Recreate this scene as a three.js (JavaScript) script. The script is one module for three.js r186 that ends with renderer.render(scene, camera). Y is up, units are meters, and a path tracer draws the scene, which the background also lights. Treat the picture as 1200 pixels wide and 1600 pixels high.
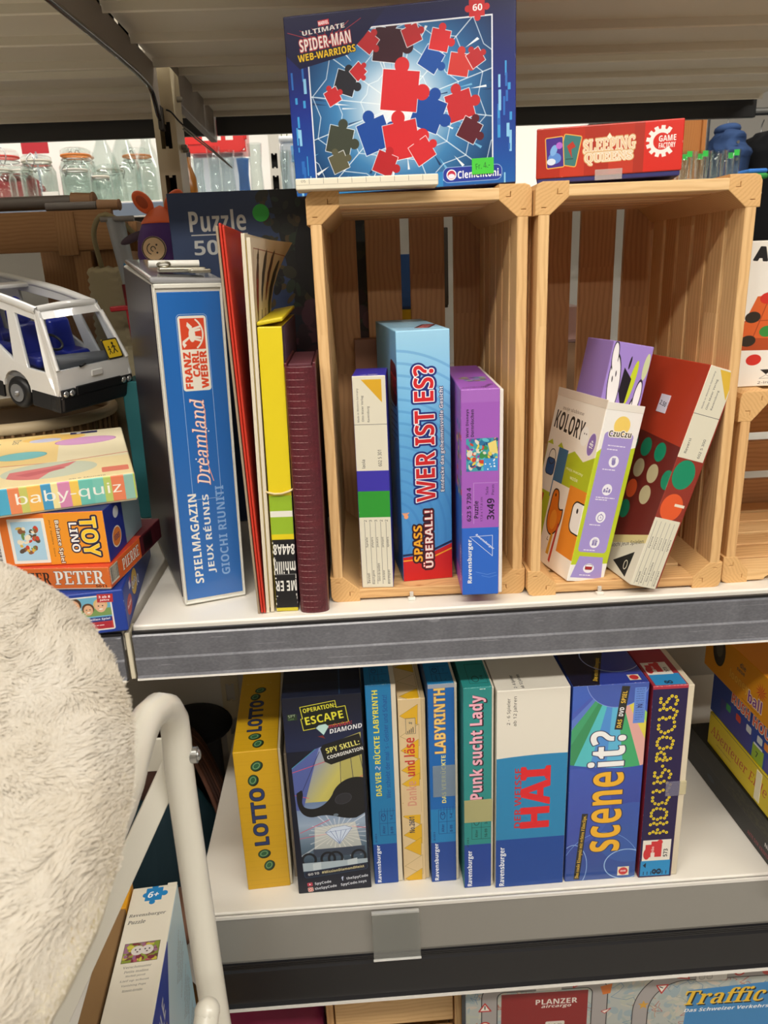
import * as THREE from 'three';
import { RoundedBoxGeometry } from 'three/addons/geometries/RoundedBoxGeometry.js';
import { mergeGeometries } from 'three/addons/utils/BufferGeometryUtils.js';
import { RectAreaLightUniformsLib } from 'three/addons/lights/RectAreaLightUniformsLib.js';

// ---------------------------------------------------------------- camera, exposure, light
const Y0 = 0.95;                                   // height of the upper game shelf above the floor
const scene = new THREE.Scene();
scene.background = new THREE.Color(0x0b0b0b);
const camera = new THREE.PerspectiveCamera(2 * Math.atan(800 / 1183.5) * 180 / Math.PI, 0.75, 0.02, 30);
camera.position.set(0.0363, Y0 + 0.3386, 0.7455);
camera.rotation.order = 'YXZ';
camera.rotation.set(-0.31243, -0.04105, -0.0411);
camera.focus = 0.85; camera.userData.fStop = 16;
const renderer = new THREE.WebGLRenderer({ antialias: true });
renderer.toneMapping = THREE.LinearToneMapping;
renderer.toneMappingExposure = 2.35;
renderer.shadowMap.enabled = true;
RectAreaLightUniformsLib.init();
const LAMP = new THREE.Color(1.0, 0.945, 0.865);
const ROWS = [[-1.25, 1.5, 15], [0.25, 1.5, 15], [1.75, 1.5, 15], [-0.25, 0.66, 4.5], [-1.0, -1.02, 11], [1.2, -1.02, 11], [0.3, 3.5, 20]];   // x, z, strength of the ceiling lamps; weakest one added to brighten the front
const LAMP_Y = Y0 + 1.62;

// ---------------------------------------------------------------- helpers
const taken = {};
function numbered(n) { taken[n] = (taken[n] ?? -1) + 1; return taken[n] ? n + '_' + String(taken[n]).padStart(3, '0') : n; }
function tag(o, label, category, group, kind) {
  if (label) o.userData.label = label;
  if (category) o.userData.category = category;
  if (group) o.userData.group = group;
  if (kind) o.userData.kind = kind;
  return o;
}
function thing(name, label, category, [x, y, z] = [0, 0, 0], turn = 0, group) {
  const o = new THREE.Group(); o.name = numbered(name); o.rotation.order = 'YXZ';
  o.position.set(x, Y0 + y, z); o.rotation.y = turn; scene.add(o);
  return tag(o, label, category, group);
}
function part(name, geo, mat, parent, label) {
  const m = new THREE.Mesh(geo, mat); m.castShadow = m.receiveShadow = true;
  if (parent === scene) { m.name = numbered(name); m.position.y = Y0; } else m.name = name;
  parent.add(m); if (label) m.userData.label = label;
  return m;
}
function struct(name, geo, mat) { const m = part(name, geo, mat, scene); m.userData.kind = 'structure'; return m; }
let seed = 7;
const rnd = () => { seed = (seed + 0x6d2b79f5) | 0; let t = Math.imul(seed ^ (seed >>> 15), 1 | seed); t = (t + Math.imul(t ^ (t >>> 7), 61 | t)) ^ t; return ((t ^ (t >>> 14)) >>> 0) / 4294967296; };
const R = (d) => d * Math.PI / 180;
const V = (x, y, z) => new THREE.Vector3(x, y, z);
const mat = (color, roughness = 0.5, extra = {}) => new THREE.MeshPhysicalMaterial({ color, roughness, ...extra });
// rounded box from min corner to max corner
function rb(x0, y0, z0, x1, y1, z1, r = 0.001, seg = 1) {
  const g = new RoundedBoxGeometry(Math.abs(x1 - x0), Math.abs(y1 - y0), Math.abs(z1 - z0), seg, r);
  faceUV(g); g.translate((x0 + x1) / 2, (y0 + y1) / 2, (z0 + z1) / 2); return g;
}
function faceUV(g) {                                // 0..1 on each of the six faces, upright seen from outside
  g.computeBoundingBox(); const s = g.boundingBox.getSize(V(0, 0, 0)), p = g.attributes.position, uv = g.attributes.uv;
  for (const gr of g.groups) for (let i = gr.start; i < gr.start + gr.count; i++) {
    const k = g.index ? g.index.getX(i) : i, x = p.getX(k) / s.x, y = p.getY(k) / s.y, z = p.getZ(k) / s.z;
    const q = [[.5 - z, .5 + y], [.5 + z, .5 + y], [.5 + x, .5 - z], [.5 + x, .5 + z], [.5 + x, .5 + y], [.5 - x, .5 + y]][gr.materialIndex];
    uv.setXY(k, q[0], q[1]);
  }
}
function metricUV(g, ax = 'x', ou = 0, ov = 0) {    // uv in metres with u along axis ax
  g = g.index ? g.toNonIndexed() : g; const p = g.attributes.position, n = g.attributes.normal, uv = new Float32Array(p.count * 2);
  for (let i = 0; i < p.count; i++) {
    const P = { x: p.getX(i), y: p.getY(i), z: p.getZ(i) }, N = { x: Math.abs(n.getX(i)), y: Math.abs(n.getY(i)), z: Math.abs(n.getZ(i)) };
    const o = ['x', 'y', 'z'].filter((k) => k !== ax); let u = P[ax], v;
    if (N[ax] > .8) { u = P[o[0]]; v = P[o[1]]; } else v = N[o[0]] > N[o[1]] ? P[o[1]] : P[o[0]];
    uv[2 * i] = u + ou; uv[2 * i + 1] = v + ov;
  }
  g.setAttribute('uv', new THREE.BufferAttribute(uv, 2)); return g;
}
function tube(pts, r, seg = 40, rad = 10, closed = false) { return new THREE.TubeGeometry(new THREE.CatmullRomCurve3(pts.map((p) => p.isVector3 ? p : V(...p)), closed), seg, r, rad, closed); }
function lathe(pts, seg = 32) { return new THREE.LatheGeometry(pts.map(([x, y]) => new THREE.Vector2(x, y)), seg); }
function cyl(r0, r1, h, x = 0, y = 0, z = 0, ax = 'y', seg = 20) {
  const g = new THREE.CylinderGeometry(r1, r0, h, seg); if (ax === 'x') g.rotateZ(Math.PI / 2); if (ax === 'z') g.rotateX(Math.PI / 2);
  g.translate(x, y, z); return g;
}
function extrude(pts, depth, bevel = 0, holes = []) {
  const s = new THREE.Shape(pts.map(([x, y]) => new THREE.Vector2(x, y)));
  for (const h of holes) s.holes.push(new THREE.Path(h.map(([x, y]) => new THREE.Vector2(x, y))));
  return new THREE.ExtrudeGeometry(s, { depth, bevelEnabled: bevel > 0, bevelSize: bevel, bevelThickness: bevel, bevelSegments: 2, steps: 1 });
}
function profileX(pts, x0, x1) { const g = extrude(pts.map(([z, y]) => [-z, y]), x1 - x0); g.rotateY(Math.PI / 2); g.translate(x0, 0, 0); return g; }   // pts are (z, y)
function merge(list) { return mergeGeometries(list.map((g) => { const q = g.index ? g.toNonIndexed() : g; q.clearGroups(); for (const k of Object.keys(q.attributes)) if (!['position', 'normal', 'uv'].includes(k)) q.deleteAttribute(k); return q; })); }

// ---------------------------------------------------------------- print and grain
function canvas(w, h) { const c = document.createElement('canvas'); c.width = Math.max(8, Math.round(w)); c.height = Math.max(8, Math.round(h)); return c; }
function finish(c, repeat) {
  const t = new THREE.CanvasTexture(c); t.colorSpace = THREE.SRGBColorSpace; t.anisotropy = 8;
  if (repeat) { t.wrapS = t.wrapT = THREE.RepeatWrapping; t.repeat.set(1 / repeat[0], 1 / repeat[1]); }
  return t;
}
// a printed face, drawn in millimetres from its top left corner, with a little wear along the edges
function print(w, h, bg, draw, { k = 4, wear = 1, rough = 0.42, coat = 0 } = {}) {
  const c = canvas(w * k, h * k), x = c.getContext('2d'); x.scale(c.width / w, c.height / h);
  x.fillStyle = bg; x.fillRect(0, 0, w, h); draw(x, w, h);
  for (let i = 0; i < wear * (w + h) * .35; i++) {
    const e = Math.floor(rnd() * 4), t = rnd(), d = rnd() * rnd() * .9, l = .3 + rnd() * 1.6;
    x.fillStyle = `rgba(238,232,220,${.25 + rnd() * .5})`;
    if (e < 2) x.fillRect(t * w, e ? h - d - .25 : d - .2, l, .3); else x.fillRect(e === 2 ? d - .2 : w - d - .25, t * h, .3, l);
  }
  return new THREE.MeshPhysicalMaterial({ map: finish(c), roughness: rough, clearcoat: coat, clearcoatRoughness: .2 });
}
const NAR = 'sans-serif';
function T(x, s, px, py, size, { f = NAR, b = 1, col = '#fff', st, sw = .8, rot = 0, sx = 1, al = 'left', it = 0, sk = 0 } = {}) {
  x.save(); x.translate(px, py); x.rotate(R(rot)); if (sk || it) x.transform(1, 0, -(sk || .2), 1, 0, 0); x.scale(sx, 1);
  x.font = `${b ? 'bold ' : ''}${size * 8}px ${f}`; x.scale(1 / 8, 1 / 8); x.textAlign = al; x.textBaseline = 'middle'; x.lineJoin = 'round';
  if (st) { x.strokeStyle = st; x.lineWidth = sw * 16; x.strokeText(s, 0, 0); }
  x.fillStyle = col; x.fillText(s, 0, 0); x.restore();
}
// text whose inked box is L long and H high, centred on (px, py)
function F(x, s, px, py, L, H, { f = NAR, b = 1, col = '#fff', st, sw = .6, rot = -90, it = 0 } = {}) {
  x.save(); x.translate(px, py); x.rotate(R(rot)); if (it) x.transform(1, 0, -it, 1, 0, 0);
  x.font = `${b ? 'bold ' : ''}100px ${f}`; x.textAlign = 'left'; x.textBaseline = 'alphabetic'; x.lineJoin = 'round';
  const m = x.measureText(s), w = m.actualBoundingBoxRight + m.actualBoundingBoxLeft, h = m.actualBoundingBoxAscent + m.actualBoundingBoxDescent;
  x.scale(L / w, H / h); x.translate(m.actualBoundingBoxLeft - w / 2, m.actualBoundingBoxAscent - h / 2);
  if (st) { x.strokeStyle = st; x.lineWidth = sw * 2 * h / H; x.strokeText(s, 0, 0); }
  x.fillStyle = col; x.fillText(s, 0, 0); x.restore();
}
function rect(x, a, b, w, h, col) { x.fillStyle = col; x.fillRect(a, b, w, h); }
function oval(x, a, b, rx, ry, col, st, sw = .5, rot = 0) { x.beginPath(); x.ellipse(a, b, rx, ry, R(rot), 0, 7); if (col) { x.fillStyle = col; x.fill(); } if (st) { x.strokeStyle = st; x.lineWidth = sw; x.stroke(); } }
function poly(x, pts, col, st, sw = .5, open) { x.beginPath(); pts.forEach(([a, b], i) => i ? x.lineTo(a, b) : x.moveTo(a, b)); if (!open) x.closePath(); if (col) { x.fillStyle = col; x.fill(); } if (st) { x.strokeStyle = st; x.lineWidth = sw; x.lineJoin = 'round'; x.stroke(); } }
function rrect(x, a, b, w, h, r, col, st, sw = .5) { x.beginPath(); x.roundRect(a, b, w, h, r); if (col) { x.fillStyle = col; x.fill(); } if (st) { x.strokeStyle = st; x.lineWidth = sw; x.stroke(); } }
function lines(x, a, b, w, n, gap, col, hgt = .5) { for (let i = 0; i < n; i++) { let p = a; while (p < a + w * (i === n - 1 ? .6 : 1)) { const l = 1 + rnd() * 3.5; rect(x, p, b + i * gap, Math.min(l, a + w - p), hgt, col); p += l + .6; } } }
function bars(x, a, b, w, h, vertical) { let p = 0; const L = vertical ? h : w; while (p < L) { const l = .3 + rnd() * .9; vertical ? rect(x, a, b + p, w, l, '#1a1a1a') : rect(x, a + p, b, l, h, '#1a1a1a'); p += l + .35 + rnd() * .8; } }
function grad(x, x0, y0, x1, y1, ...stops) { const g = x.createLinearGradient(x0, y0, x1, y1); stops.forEach((s, i) => g.addColorStop(i / (stops.length - 1), s)); return g; }
function jig(x, a, b, s, col) { x.fillStyle = col; x.fillRect(a, b, s, s); oval(x, a + s / 2, b - s * .12, s * .2, s * .2, col); oval(x, a + s * 1.12, b + s / 2, s * .2, s * .2, col); }

const noise2 = (() => {
  const h = (i, j) => { let t = Math.imul(i, 374761393) + Math.imul(j, 668265263); t = Math.imul(t ^ (t >>> 13), 1274126177); return ((t ^ (t >>> 16)) >>> 0) / 4294967296; };
  return (x, y, px = 1e9, py = 1e9) => {
    const i = Math.floor(x), j = Math.floor(y), u = x - i, v = y - j, a = u * u * (3 - 2 * u), b = v * v * (3 - 2 * v), m = (n, p) => ((n % p) + p) % p;
    const I = m(i, px), I1 = m(i + 1, px), J = m(j, py), J1 = m(j + 1, py);
    return (h(I, J) * (1 - a) + h(I1, J) * a) * (1 - b) + (h(I, J1) * (1 - a) + h(I1, J1) * a) * b;
  };
})();
function pixelTex(w, h, f, repeat) {
  const c = canvas(w, h), x = c.getContext('2d'), d = x.createImageData(w, h);
  for (let j = 0; j < h; j++) for (let i = 0; i < w; i++) { const q = f(i / w, j / h), o = (j * w + i) * 4; d.data[o] = q[0]; d.data[o + 1] = q[1]; d.data[o + 2] = q[2]; d.data[o + 3] = 255; }
  x.putImageData(d, 0, 0); return finish(c, repeat);
}
function pine(base, dark, s, knots = 2) {           // grain runs along u; 0.5 m by 0.16 m
  return pixelTex(1024, 384, (u, v) => {
    let w = v * 26 + 1.6 * noise2(u * 6 + s, v * 4, 1e9, 4) + .5 * noise2(u * 24, v * 8 + s, 24, 8);
    let k = 0; for (let n = 0; n < knots; n++) { const ku = (.23 + n * .47 + s * .13) % 1, kv = (.3 + n * .41 + s * .29) % 1, d = Math.hypot((u - ku) * 18, (v - kv) * 12); w += 1.6 * Math.exp(-d * d * 2); k += Math.exp(-d * d * 60); }
    const ring = Math.pow(.5 + .5 * Math.sin(w * 6.283), 2.2), fine = noise2(u * 40, v * 380, 40, 380), big = noise2(u * 3 + s, v * 5, 1e9, 5);
    const t = Math.min(1, .27 * ring + .2 * (fine - .5) + .3 * (big - .5) + k * .9 + .1);
    return base.map((b, i) => Math.max(0, Math.min(255, b + (dark[i] - b) * Math.max(0, t))));
  }, [.5, .16]);
}
const woodMats = [pine([230, 190, 134], [184, 132, 78], 1.3, 1), pine([223, 179, 122], [172, 118, 68], 4.7, 2), pine([235, 199, 146], [196, 146, 90], 8.2, 0)].map((map) => new THREE.MeshPhysicalMaterial({ map, roughness: .62 }));

const shadedBoardM = new THREE.MeshPhysicalMaterial({ map: pine([206, 158, 108], [152, 102, 60], 6.1, 2), roughness: .65 });   // shade inside the crates, put into the wood colour of the back boards
// ---------------------------------------------------------------- the room
const white = mat(0xe4dfd4, .45), wallM = mat(0xd9d6cf, .85), stockM = mat(0x77706a, .9), floorM = mat(0xa5a097, .6), dark = mat(0x16161a, .6), creamMetal = mat(0xd9cfb6, .38, { clearcoat: .3, clearcoatRoughness: .3 });
const B = (x0, y0, z0, x1, y1, z1) => rb(x0, y0, z0, x1, y1, z1, .002);
{
  const X0 = -3.2, X1 = 3.6, Z0 = -3.1, Z1 = 4.6, F = -Y0, C = 1.75;
  struct('floor', B(X0, F - .1, Z0, X1, F, Z1), floorM);
  struct('ceiling', B(X0, C, Z0, X1, C + .1, Z1), mat(0xe8e5de, .9));
  struct('wall_back', B(X0, F, Z0 - .1, X1, C, Z0), wallM);
  struct('wall_front', B(X0, F, Z1, X1, C, Z1 + .1), stockM);
  struct('wall_left', B(X0 - .1, F, Z0, X0, C, Z1), stockM);
  struct('wall_right', B(X1, F, Z0, X1 + .1, C, Z1), stockM);
  for (const [x, z, k] of ROWS) {
    const W = 1.25, D = .16, y = LAMP_Y - Y0;
    const t = thing('ceiling_lamp', `long white ceiling lamp hanging over the shop floor, ${z > 3 ? 'behind the photographer' : z > 0 ? z < 1 ? 'added light above the photographer' : (x < 0 ? 'front aisle, left one' : x < 1 ? 'front aisle, middle one' : 'front aisle, right one') : x < 0 ? 'rear aisle, left one' : 'rear aisle, right one'}`, 'lamp', [x, y, z]);
    part('housing', rb(-W / 2 - .02, .004, -D / 2 - .02, W / 2 + .02, .06, D / 2 + .02, .008), mat(0xdcdcd8, .5), t);
    part('diffuser', rb(-W / 2, -.002, -D / 2, W / 2, .006, D / 2, .002), new THREE.MeshStandardMaterial({ color: 0xffffff, emissive: LAMP, emissiveIntensity: 4 }), t);
    for (const s of [-1, 1]) part('hanger', cyl(.004, .004, .08, s * W * .4, .1, 0), white, t);
    const l = new THREE.RectAreaLight(LAMP, k, W, D); l.position.set(x, LAMP_Y - .004, z); l.rotation.x = -Math.PI / 2; l.castShadow = true; scene.add(l); l.name = numbered('lamp_light');
  }
}

// ---------------------------------------------------------------- the double sided shop shelving
const panelM = mat(0xdcd6c6, .42, { clearcoat: .25, clearcoatRoughness: .35 }), deckM = mat(0xe6e1d6, .4, { clearcoat: .2 });
const scuff = pixelTex(1024, 128, (u, v) => { const n = noise2(u * 70, v * 3, 70, 3), f = noise2(u * 500, v * 60, 500, 60), s = noise2(u * 18 + 3, v * 40, 1e9, 40) > .93 ? 26 : 0; const g = 92 + 14 * n + 16 * (f - .5) + s; return [g, g + 1, g + 8]; }, [1, .07]);
const railM = new THREE.MeshPhysicalMaterial({ map: scuff, roughness: .4, clearcoat: .7, clearcoatRoughness: .18 });
const railBlack = mat(0x101015, .42, { clearcoat: .25, clearcoatRoughness: .3 }), stripClear = mat(0x85827b, .22, { clearcoat: .6, clearcoatRoughness: .12 }), lipM = mat(0xdedad2, .25, { clearcoat: .5 });
function metricX(g) { return metricUV(g, 'x'); }
function shelfBay(label, x0, x1, y, z1, z0, twoRails, flip) {
  const t = thing('metal_shelf', label, 'shelf', [0, y, 0]);
  const s = flip ? -1 : 1, zf = flip ? z0 : z1;
  part('deck', rb(x0 + .001, -.028, z0, x1 - .001, 0, z1 - .001, .0025, 2), deckM, t);
  const P = (pts) => { const g = profileX(pts.map(([a, b]) => [zf + s * a, b]), x0 + .002, x1 - .002); return g; };
  if (!twoRails) {
    part('label_rail', metricX(P([[0, -.0065], [.004, -.0065], [.0068, -.009], [.0062, -.033], [.0075, -.035], [.0072, -.053], [.009, -.056], [.0055, -.0585], [0, -.0585]])), railM, t, 'dark grey label rail');
    part('rail_lip', P([[.0035, -.0575], [.0098, -.0552], [.0103, -.0572], [.0035, -.0602]]), lipM, t);
    part('seam', P([[.002, -.004], [.0055, -.004], [.0055, -.0068], [.002, -.0068]]), railBlack, t);
  } else {
    part('label_strip', metricX(P([[0, -.002], [.003, -.002], [.014, -.058], [.013, -.062], [0, -.062]])), stripClear, t, 'grey clear label strip');
    part('strip_edge', P([[.0025, -.0005], [.0045, -.001], [.0048, -.0045], [.0028, -.004]]), lipM, t);
    for (let i = 0; i < 3; i++) part('groove_bar', P([[.004, -.0625 - i * .0035], [.0155 - i * .0008, -.0625 - i * .0035], [.0155 - i * .0008, -.0645 - i * .0035], [.004, -.0645 - i * .0035]]), railBlack, t);
    part('label_rail', P([[0, -.072], [.0125, -.0725], [.0145, -.076], [.014, -.125], [.017, -.131], [0, -.131]]), railBlack, t, 'black label rail');
    part('rail_lip', P([[.004, -.131], [.018, -.1295], [.0186, -.1325], [.004, -.135]]), lipM, t);
  }
  return t;
}
shelfBay('white metal shelf with a dark grey label rail, holding the wooden crates', -.198, .912, 0, .032, -.43);
shelfBay('white metal shelf under the stack of boxes and the toy bus at the left', -1.2, -.2045, 0, .034, -.43);
shelfBay('lower white metal shelf with grey strip over black label rail', -.181, .912, -.3805, .030, -.43, true);
shelfBay('bottom metal shelf below the black rail, carrying the traffic game', -.198, .912, -.80, .04, -.43, true);
shelfBay('low metal shelf at the left carrying plush toys and bags', -1.2, -.205, -.66, .02, -.43);
shelfBay('white metal shelf on the far side of the shelving, behind crates and boxes', -.198, .912, 0, -.5, -.95, false, true);
shelfBay('white metal shelf on the far side of the shelving, behind the left stack', -1.2, -.2045, 0, -.5, -.95, false, true);
part('end_cap', rb(-.2035, -.0575, .015, -.1985, -.004, .0385, .0015), creamMetal, scene);
tag(scene.children[scene.children.length - 1], 'cream metal end cap of the label rail beside the blue photo box', 'end cap');

// slatted steel shelves overhead: C shaped planks with turned-in lips
function topShelf(label, x0, x1, z1, n, rail) {
  const t = thing('steel_plank_shelf', label, 'shelf', [0, rail ? .644 : .612, 0]);
  for (let i = 0; i < n; i++) {
    const a = z1 - i * .1125, b = a - .1, k = .0018;
    const g = profileX([[a - .002, .03], [b + .002, .03], [b, .028], [b, -.0085], [b + .0016, -.01], [b + .0032, -.0085], [b + .0036, .0005], [a - .003, 0], [a, .003], [a, .028]], x0, x1);
    const p = part('steel_plank', g, panelM, t);
    for (const sx of [x0 + .05, x0 + .19, x1 - .05]) {
      const c = new THREE.CapsuleGeometry(.0022, .006, 3, 8); c.rotateZ(Math.PI / 2); c.scale(1, .25, 1); c.translate(sx, 0, a - .008); part('slot', c, dark, p);
    }
    part('end_flange', extrude([[.003, .001], [.097, .001], [.097, .029], [.003, .029]], .0015).rotateY(Math.PI / 2).translate(x0 + (x0 < -.5 ? x1 - x0 - .0015 : 0), 0, a), panelM, p);
  }
  if (rail) { part('label_rail', rb(x0, -.04, rail - .012, x1, .04, rail, .002), railBlack, t, 'black label rail'); }
  return t;
}
topShelf('overhead shelf of beige steel planks seen from below, right of the post', -.199, .91, .03, 4);
topShelf('overhead shelf of beige steel planks seen from below, left of the post', -1.2, -.214, .03, 4);
topShelf('far overhead steel shelf with black rail, right of the post', -.199, .91, -.5, 4, -.955);
topShelf('far overhead steel shelf with black rail, left of the post', -1.2, -.214, -.5, 4, -.955);

// slotted upright
function upright(label, x, z, top, bottom, w, d, m, slots) {
  const t = thing('slotted_post', label, 'post', [x, 0, z]);
  const holes = [];
  for (let y = bottom + .03; y < top - .1; y += slots) holes.push([[-.0075, y], [-.002, y], [-.002, y + .003], [.002, y + .003], [.002, y], [.0075, y], [.0075, y + .034], [.002, y + .034], [.002, y + .031], [-.002, y + .031], [-.002, y + .034], [-.0075, y + .034]]);
  part('front_plate', extrude([[-w / 2, bottom], [w / 2, bottom], [w / 2, top - .004], [w / 2 - .004, top], [-w / 2 + .004, top], [-w / 2, top - .004]], .002, 0, holes), m, t);
  part('side_plate', rb(w / 2 - .002, bottom, -d, w / 2, top - .002, 0, .0006), m, t);
  part('side_plate', rb(-w / 2, bottom, -d, -w / 2 + .002, top - .002, 0, .0006), m, t);
  part('rear_plate', rb(-w / 2 + .002, bottom, -d, w / 2 - .002, top - .002, -d + .002, .0006), dark, t);
  return t;
}
const post = upright('slotted cream steel post between the two shelf bays, behind the blue puzzle box', -.1975, -.436, .612, -Y0, .03, .058, mat(0xcdbf9f, .45), .068);
for (const [y, z] of [[.575, -.03], [.513, -.025], [.511, -.037]]) { const b = part('bolt', cyl(.004, .004, .006, .018, y, z, 'x', 6), mat(0x9b9994, .3, { metalness: .9 }), post); part('bolt_head', new THREE.SphereGeometry(.0036, 10, 8).scale(.7, 1, 1).translate(.021, y, z), b.material, b); }
upright('distant white slotted post left of the large puzzle box', -.113, -1.3, .72, -Y0, .024, .03, mat(0xe3e0d6, .5), .05);
// shelf arm: tapered plate with a hook at the post
{
  const t = thing('shelf_bracket', 'grey steel shelf arm with a dark lower edge under the overhead planks', 'bracket', [-.2, 0, 0]);
  part('arm_plate', extrude([[0, .608], [0, .568], [.36, .578], [.4, .573], [.425, .545], [.434, .545], [.434, .608]], .003, .0004).rotateY(Math.PI / 2).translate(-.0015, 0, .01), mat(0x8a8178, .45), t);
  part('lower_edge', tube([[0, .566, .01], [0, .576, -.35], [0, .571, -.388], [0, .543, -.415], [0, .541, -.424]], .0032, 30, 8), mat(0x1b1b1d, .25, { clearcoat: .6 }), t, 'dark glossy lower edge');
  part('hook', rb(-.003, .53, -.437, .003, .56, -.418, .001), mat(0x3a3734, .5), t);
  const t2 = thing('shelf_bracket', 'grey steel arm of the far overhead shelf behind the post', 'bracket', [-.2065, 0, 0]); part('arm_plate', rb(-.0068, .592, -.96, .0068, .672, -.497, .002), mat(0x8a8178, .45), t2); part('tip', rb(-.006, .60, -.968, .006, .66, -.96, .001), dark, t2);
  const w = thing('wire_tie', 'thin dark wire looped round the post with two silver ends', 'wire', [-.198, 0, 0]);
  part('loop', tube([[.006, .556, -.43], [.012, .553, -.428], [.02, .543, -.436], [.028, .535, -.45]], .0013, 20, 6), dark, w);
  for (const s of [0, 1]) part('wire_end', tube([[.024, .537 - s * .004, -.44], [.05, .517 - s * .003, -.5], [.072, .496, -.55 - s * .01]], .0011, 12, 6), mat(0xb8b8b4, .3, { metalness: .8 }), w, 'silver wire end');
}
// white back sheets behind the lower shelf
struct('panel_back', merge([rb(-1.2, -.395, -.448, -.1, -.05, -.44, .001), rb(-.1, -.395, -.448, .91, -.05, -.44, .001)]), mat(0xcfc9be, .5));
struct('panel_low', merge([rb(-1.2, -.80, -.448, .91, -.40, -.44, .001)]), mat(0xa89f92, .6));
struct('trim_1', rb(-.198, 0, -.434, .91, .03, -.43, .001), deckM);
struct('trim_2', rb(-1.2, 0, -.434, -.205, .03, -.43, .001), deckM);

// ---------------------------------------------------------------- pine crates
const CW = .2055, CH = .405, CD = .235;
function plank(name, parent, x0, y0, z0, x1, y1, z1, ax) {
  const g = metricUV(rb(x0, y0, z0, x1, y1, z1, .0014, 2), ax, rnd() * .4, rnd() * .2);
  return part(name, g, woodMats[Math.floor(rnd() * 3)], parent);
}
const endGrain = (() => { const map = pixelTex(256, 256, (u, v) => { const w = Math.pow(.5 + .5 * Math.sin(Math.hypot(u + .4, v * .7 + 1.1) * 95 + noise2(u * 6, v * 6) * 3), 2), f = noise2(u * 120, v * 120); const t = .16 * w + .15 * f + .05; return [226 - 58 * t, 182 - 66 * t, 124 - 70 * t]; }, [.04, .04]); return new THREE.MeshPhysicalMaterial({ map, roughness: .7 }); })();
function crate(label, pos, notched) {
  const t = thing('wooden_crate', label, 'crate', pos);
  const a = .029, b = .027, c = .0145, th = .0105;
  for (const [sx, sy] of [[0, 0], [1, 0], [0, 1], [1, 1]]) {
    const pts = [[.006, 0], [.002, .0015], [.0, .006], [0, b], [.0125, b], [a, .0125], [a, 0]];
    const hole = [[[a - .005, .0112], [a - .0108, .0112], [a - .0108, .0052], [a - .0088, .0052], [a - .0088, .0094], [a - .005, .0094]], [[.0042, b - .0066], [.0098, b - .0066], [.0098, b - .0046], [.0042, b - .0046]]];
    const f = ([u, v]) => [sx ? CW - u : u, sy ? CH - v : v];
    const P = pts.map(f), H = hole.map((h) => h.map(f));
    if (sx !== sy) { P.reverse(); H.forEach((h) => h.reverse()); }
    const g = extrude(P, CD - .002, .0008, H); g.translate(0, 0, -CD + .001);
    part('corner_post', metricUV(g, 'z', rnd(), rnd()), endGrain, t);
  }
  const n = 6, pitch = (CD - .002) / n, sw = pitch - .0074;
  for (let i = 0; i < n; i++) {
    const z1 = -.0005 - i * pitch, z0 = z1 - sw;
    for (const s of [0, 1]) {
      const x = s ? CW - .0022 - th : .0022;
      if (notched && !s && i === 0) {
        const sh = []; const y0 = b + .0003, y1 = CH - b - .0003;
        for (const [yy, up] of [[y0 + .012, 1], [y1 - .05, 1]]) sh.push([yy, up]);
        const pts = [[0, y0], [th, y0], [th, y1], [0, y1]]; for (const [yy] of sh.reverse()) for (let q = 0; q <= 8; q++) { const A = Math.PI / 2 - q * Math.PI / 8; pts.push([.0062 * Math.cos(A), yy + .016 * Math.sin(A) + .016]); }
        const g = extrude(pts, sw, .0005); g.translate(x, 0, z0); part('slat', metricUV(g, 'y', rnd(), rnd()), woodMats[0], t);
      } else plank('slat', t, x, b - .004, z0, x + th, CH - b + .004, z1, 'y');
      const y = s ? CH - .0022 - th : .0022;
      plank('slat', t, a - .002, y, z0, CW - a + .002, y + th, z1, 'x');
    }
  }
  const bw = .0425, gap = (CW - .002 - 4 * bw) / 3;
  for (let i = 0; i < 4; i++) plank('back_board', t, .001 + i * (bw + gap), .001, -CD - .0085, .001 + i * (bw + gap) + bw, CH - .001, -CD - .0003, 'y').material = shadedBoardM;
  return t;
}
const crate1 = crate('pine crate standing on end under the large blue puzzle box', [.0078, .0005, .0028]); crate1.rotation.y = -.0199;
const crate2 = crate1.clone(); crate2.name = numbered('wooden_crate'); scene.add(crate2); crate2.position.set(.2156, Y0 + .0005, .016); crate2.rotation.y = -.0201;
tag(crate2, 'pine crate standing on end under the small red card game box', 'crate');
const crate3 = crate('pine crate lying on its side at the right edge, white game box on top', [.4275 + CH, .0005, .012], true); crate3.rotation.z = Math.PI / 2;
for (const c of [crate1, crate2, crate3]) c.userData.group = 'pine crates on the upper shelf';
{
  for (const [x, z, w] of [[.0925, .0045, 'left'], [.291, .0185, 'right']]) { const k = thing('plastic_tag_pin', `tiny clear plastic pin poking out under the front of the ${w} standing crate`, 'tag pin', [x, 0, z]); part('pin', rb(-.002, 0, 0, .002, .009, .003, .0008), mat(0xe9e4da, .3, { transmission: .4, thickness: 0 }), k); part('foot', rb(-.004, 0, 0, .004, .003, .0055, .0008), mat(0xe9e4da, .3), k); }
}
// ---------------------------------------------------------------- boxes of games
const card = mat(0xd8cdb8, .7), greyBoard = mat(0xb3a68f, .8), tapeM = mat(0xd9cfa4, .3, { transparent: true, opacity: .55 });
const plain = {};
const col = (c) => plain[c] ??= mat(c, .5);
const M = (m) => m?.isMaterial ? m : col(m);
function facesOf(f, def) { return ['px', 'nx', 'py', 'ny', 'pz', 'nz'].map((k) => M(f[k] ?? def)); }
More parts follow.
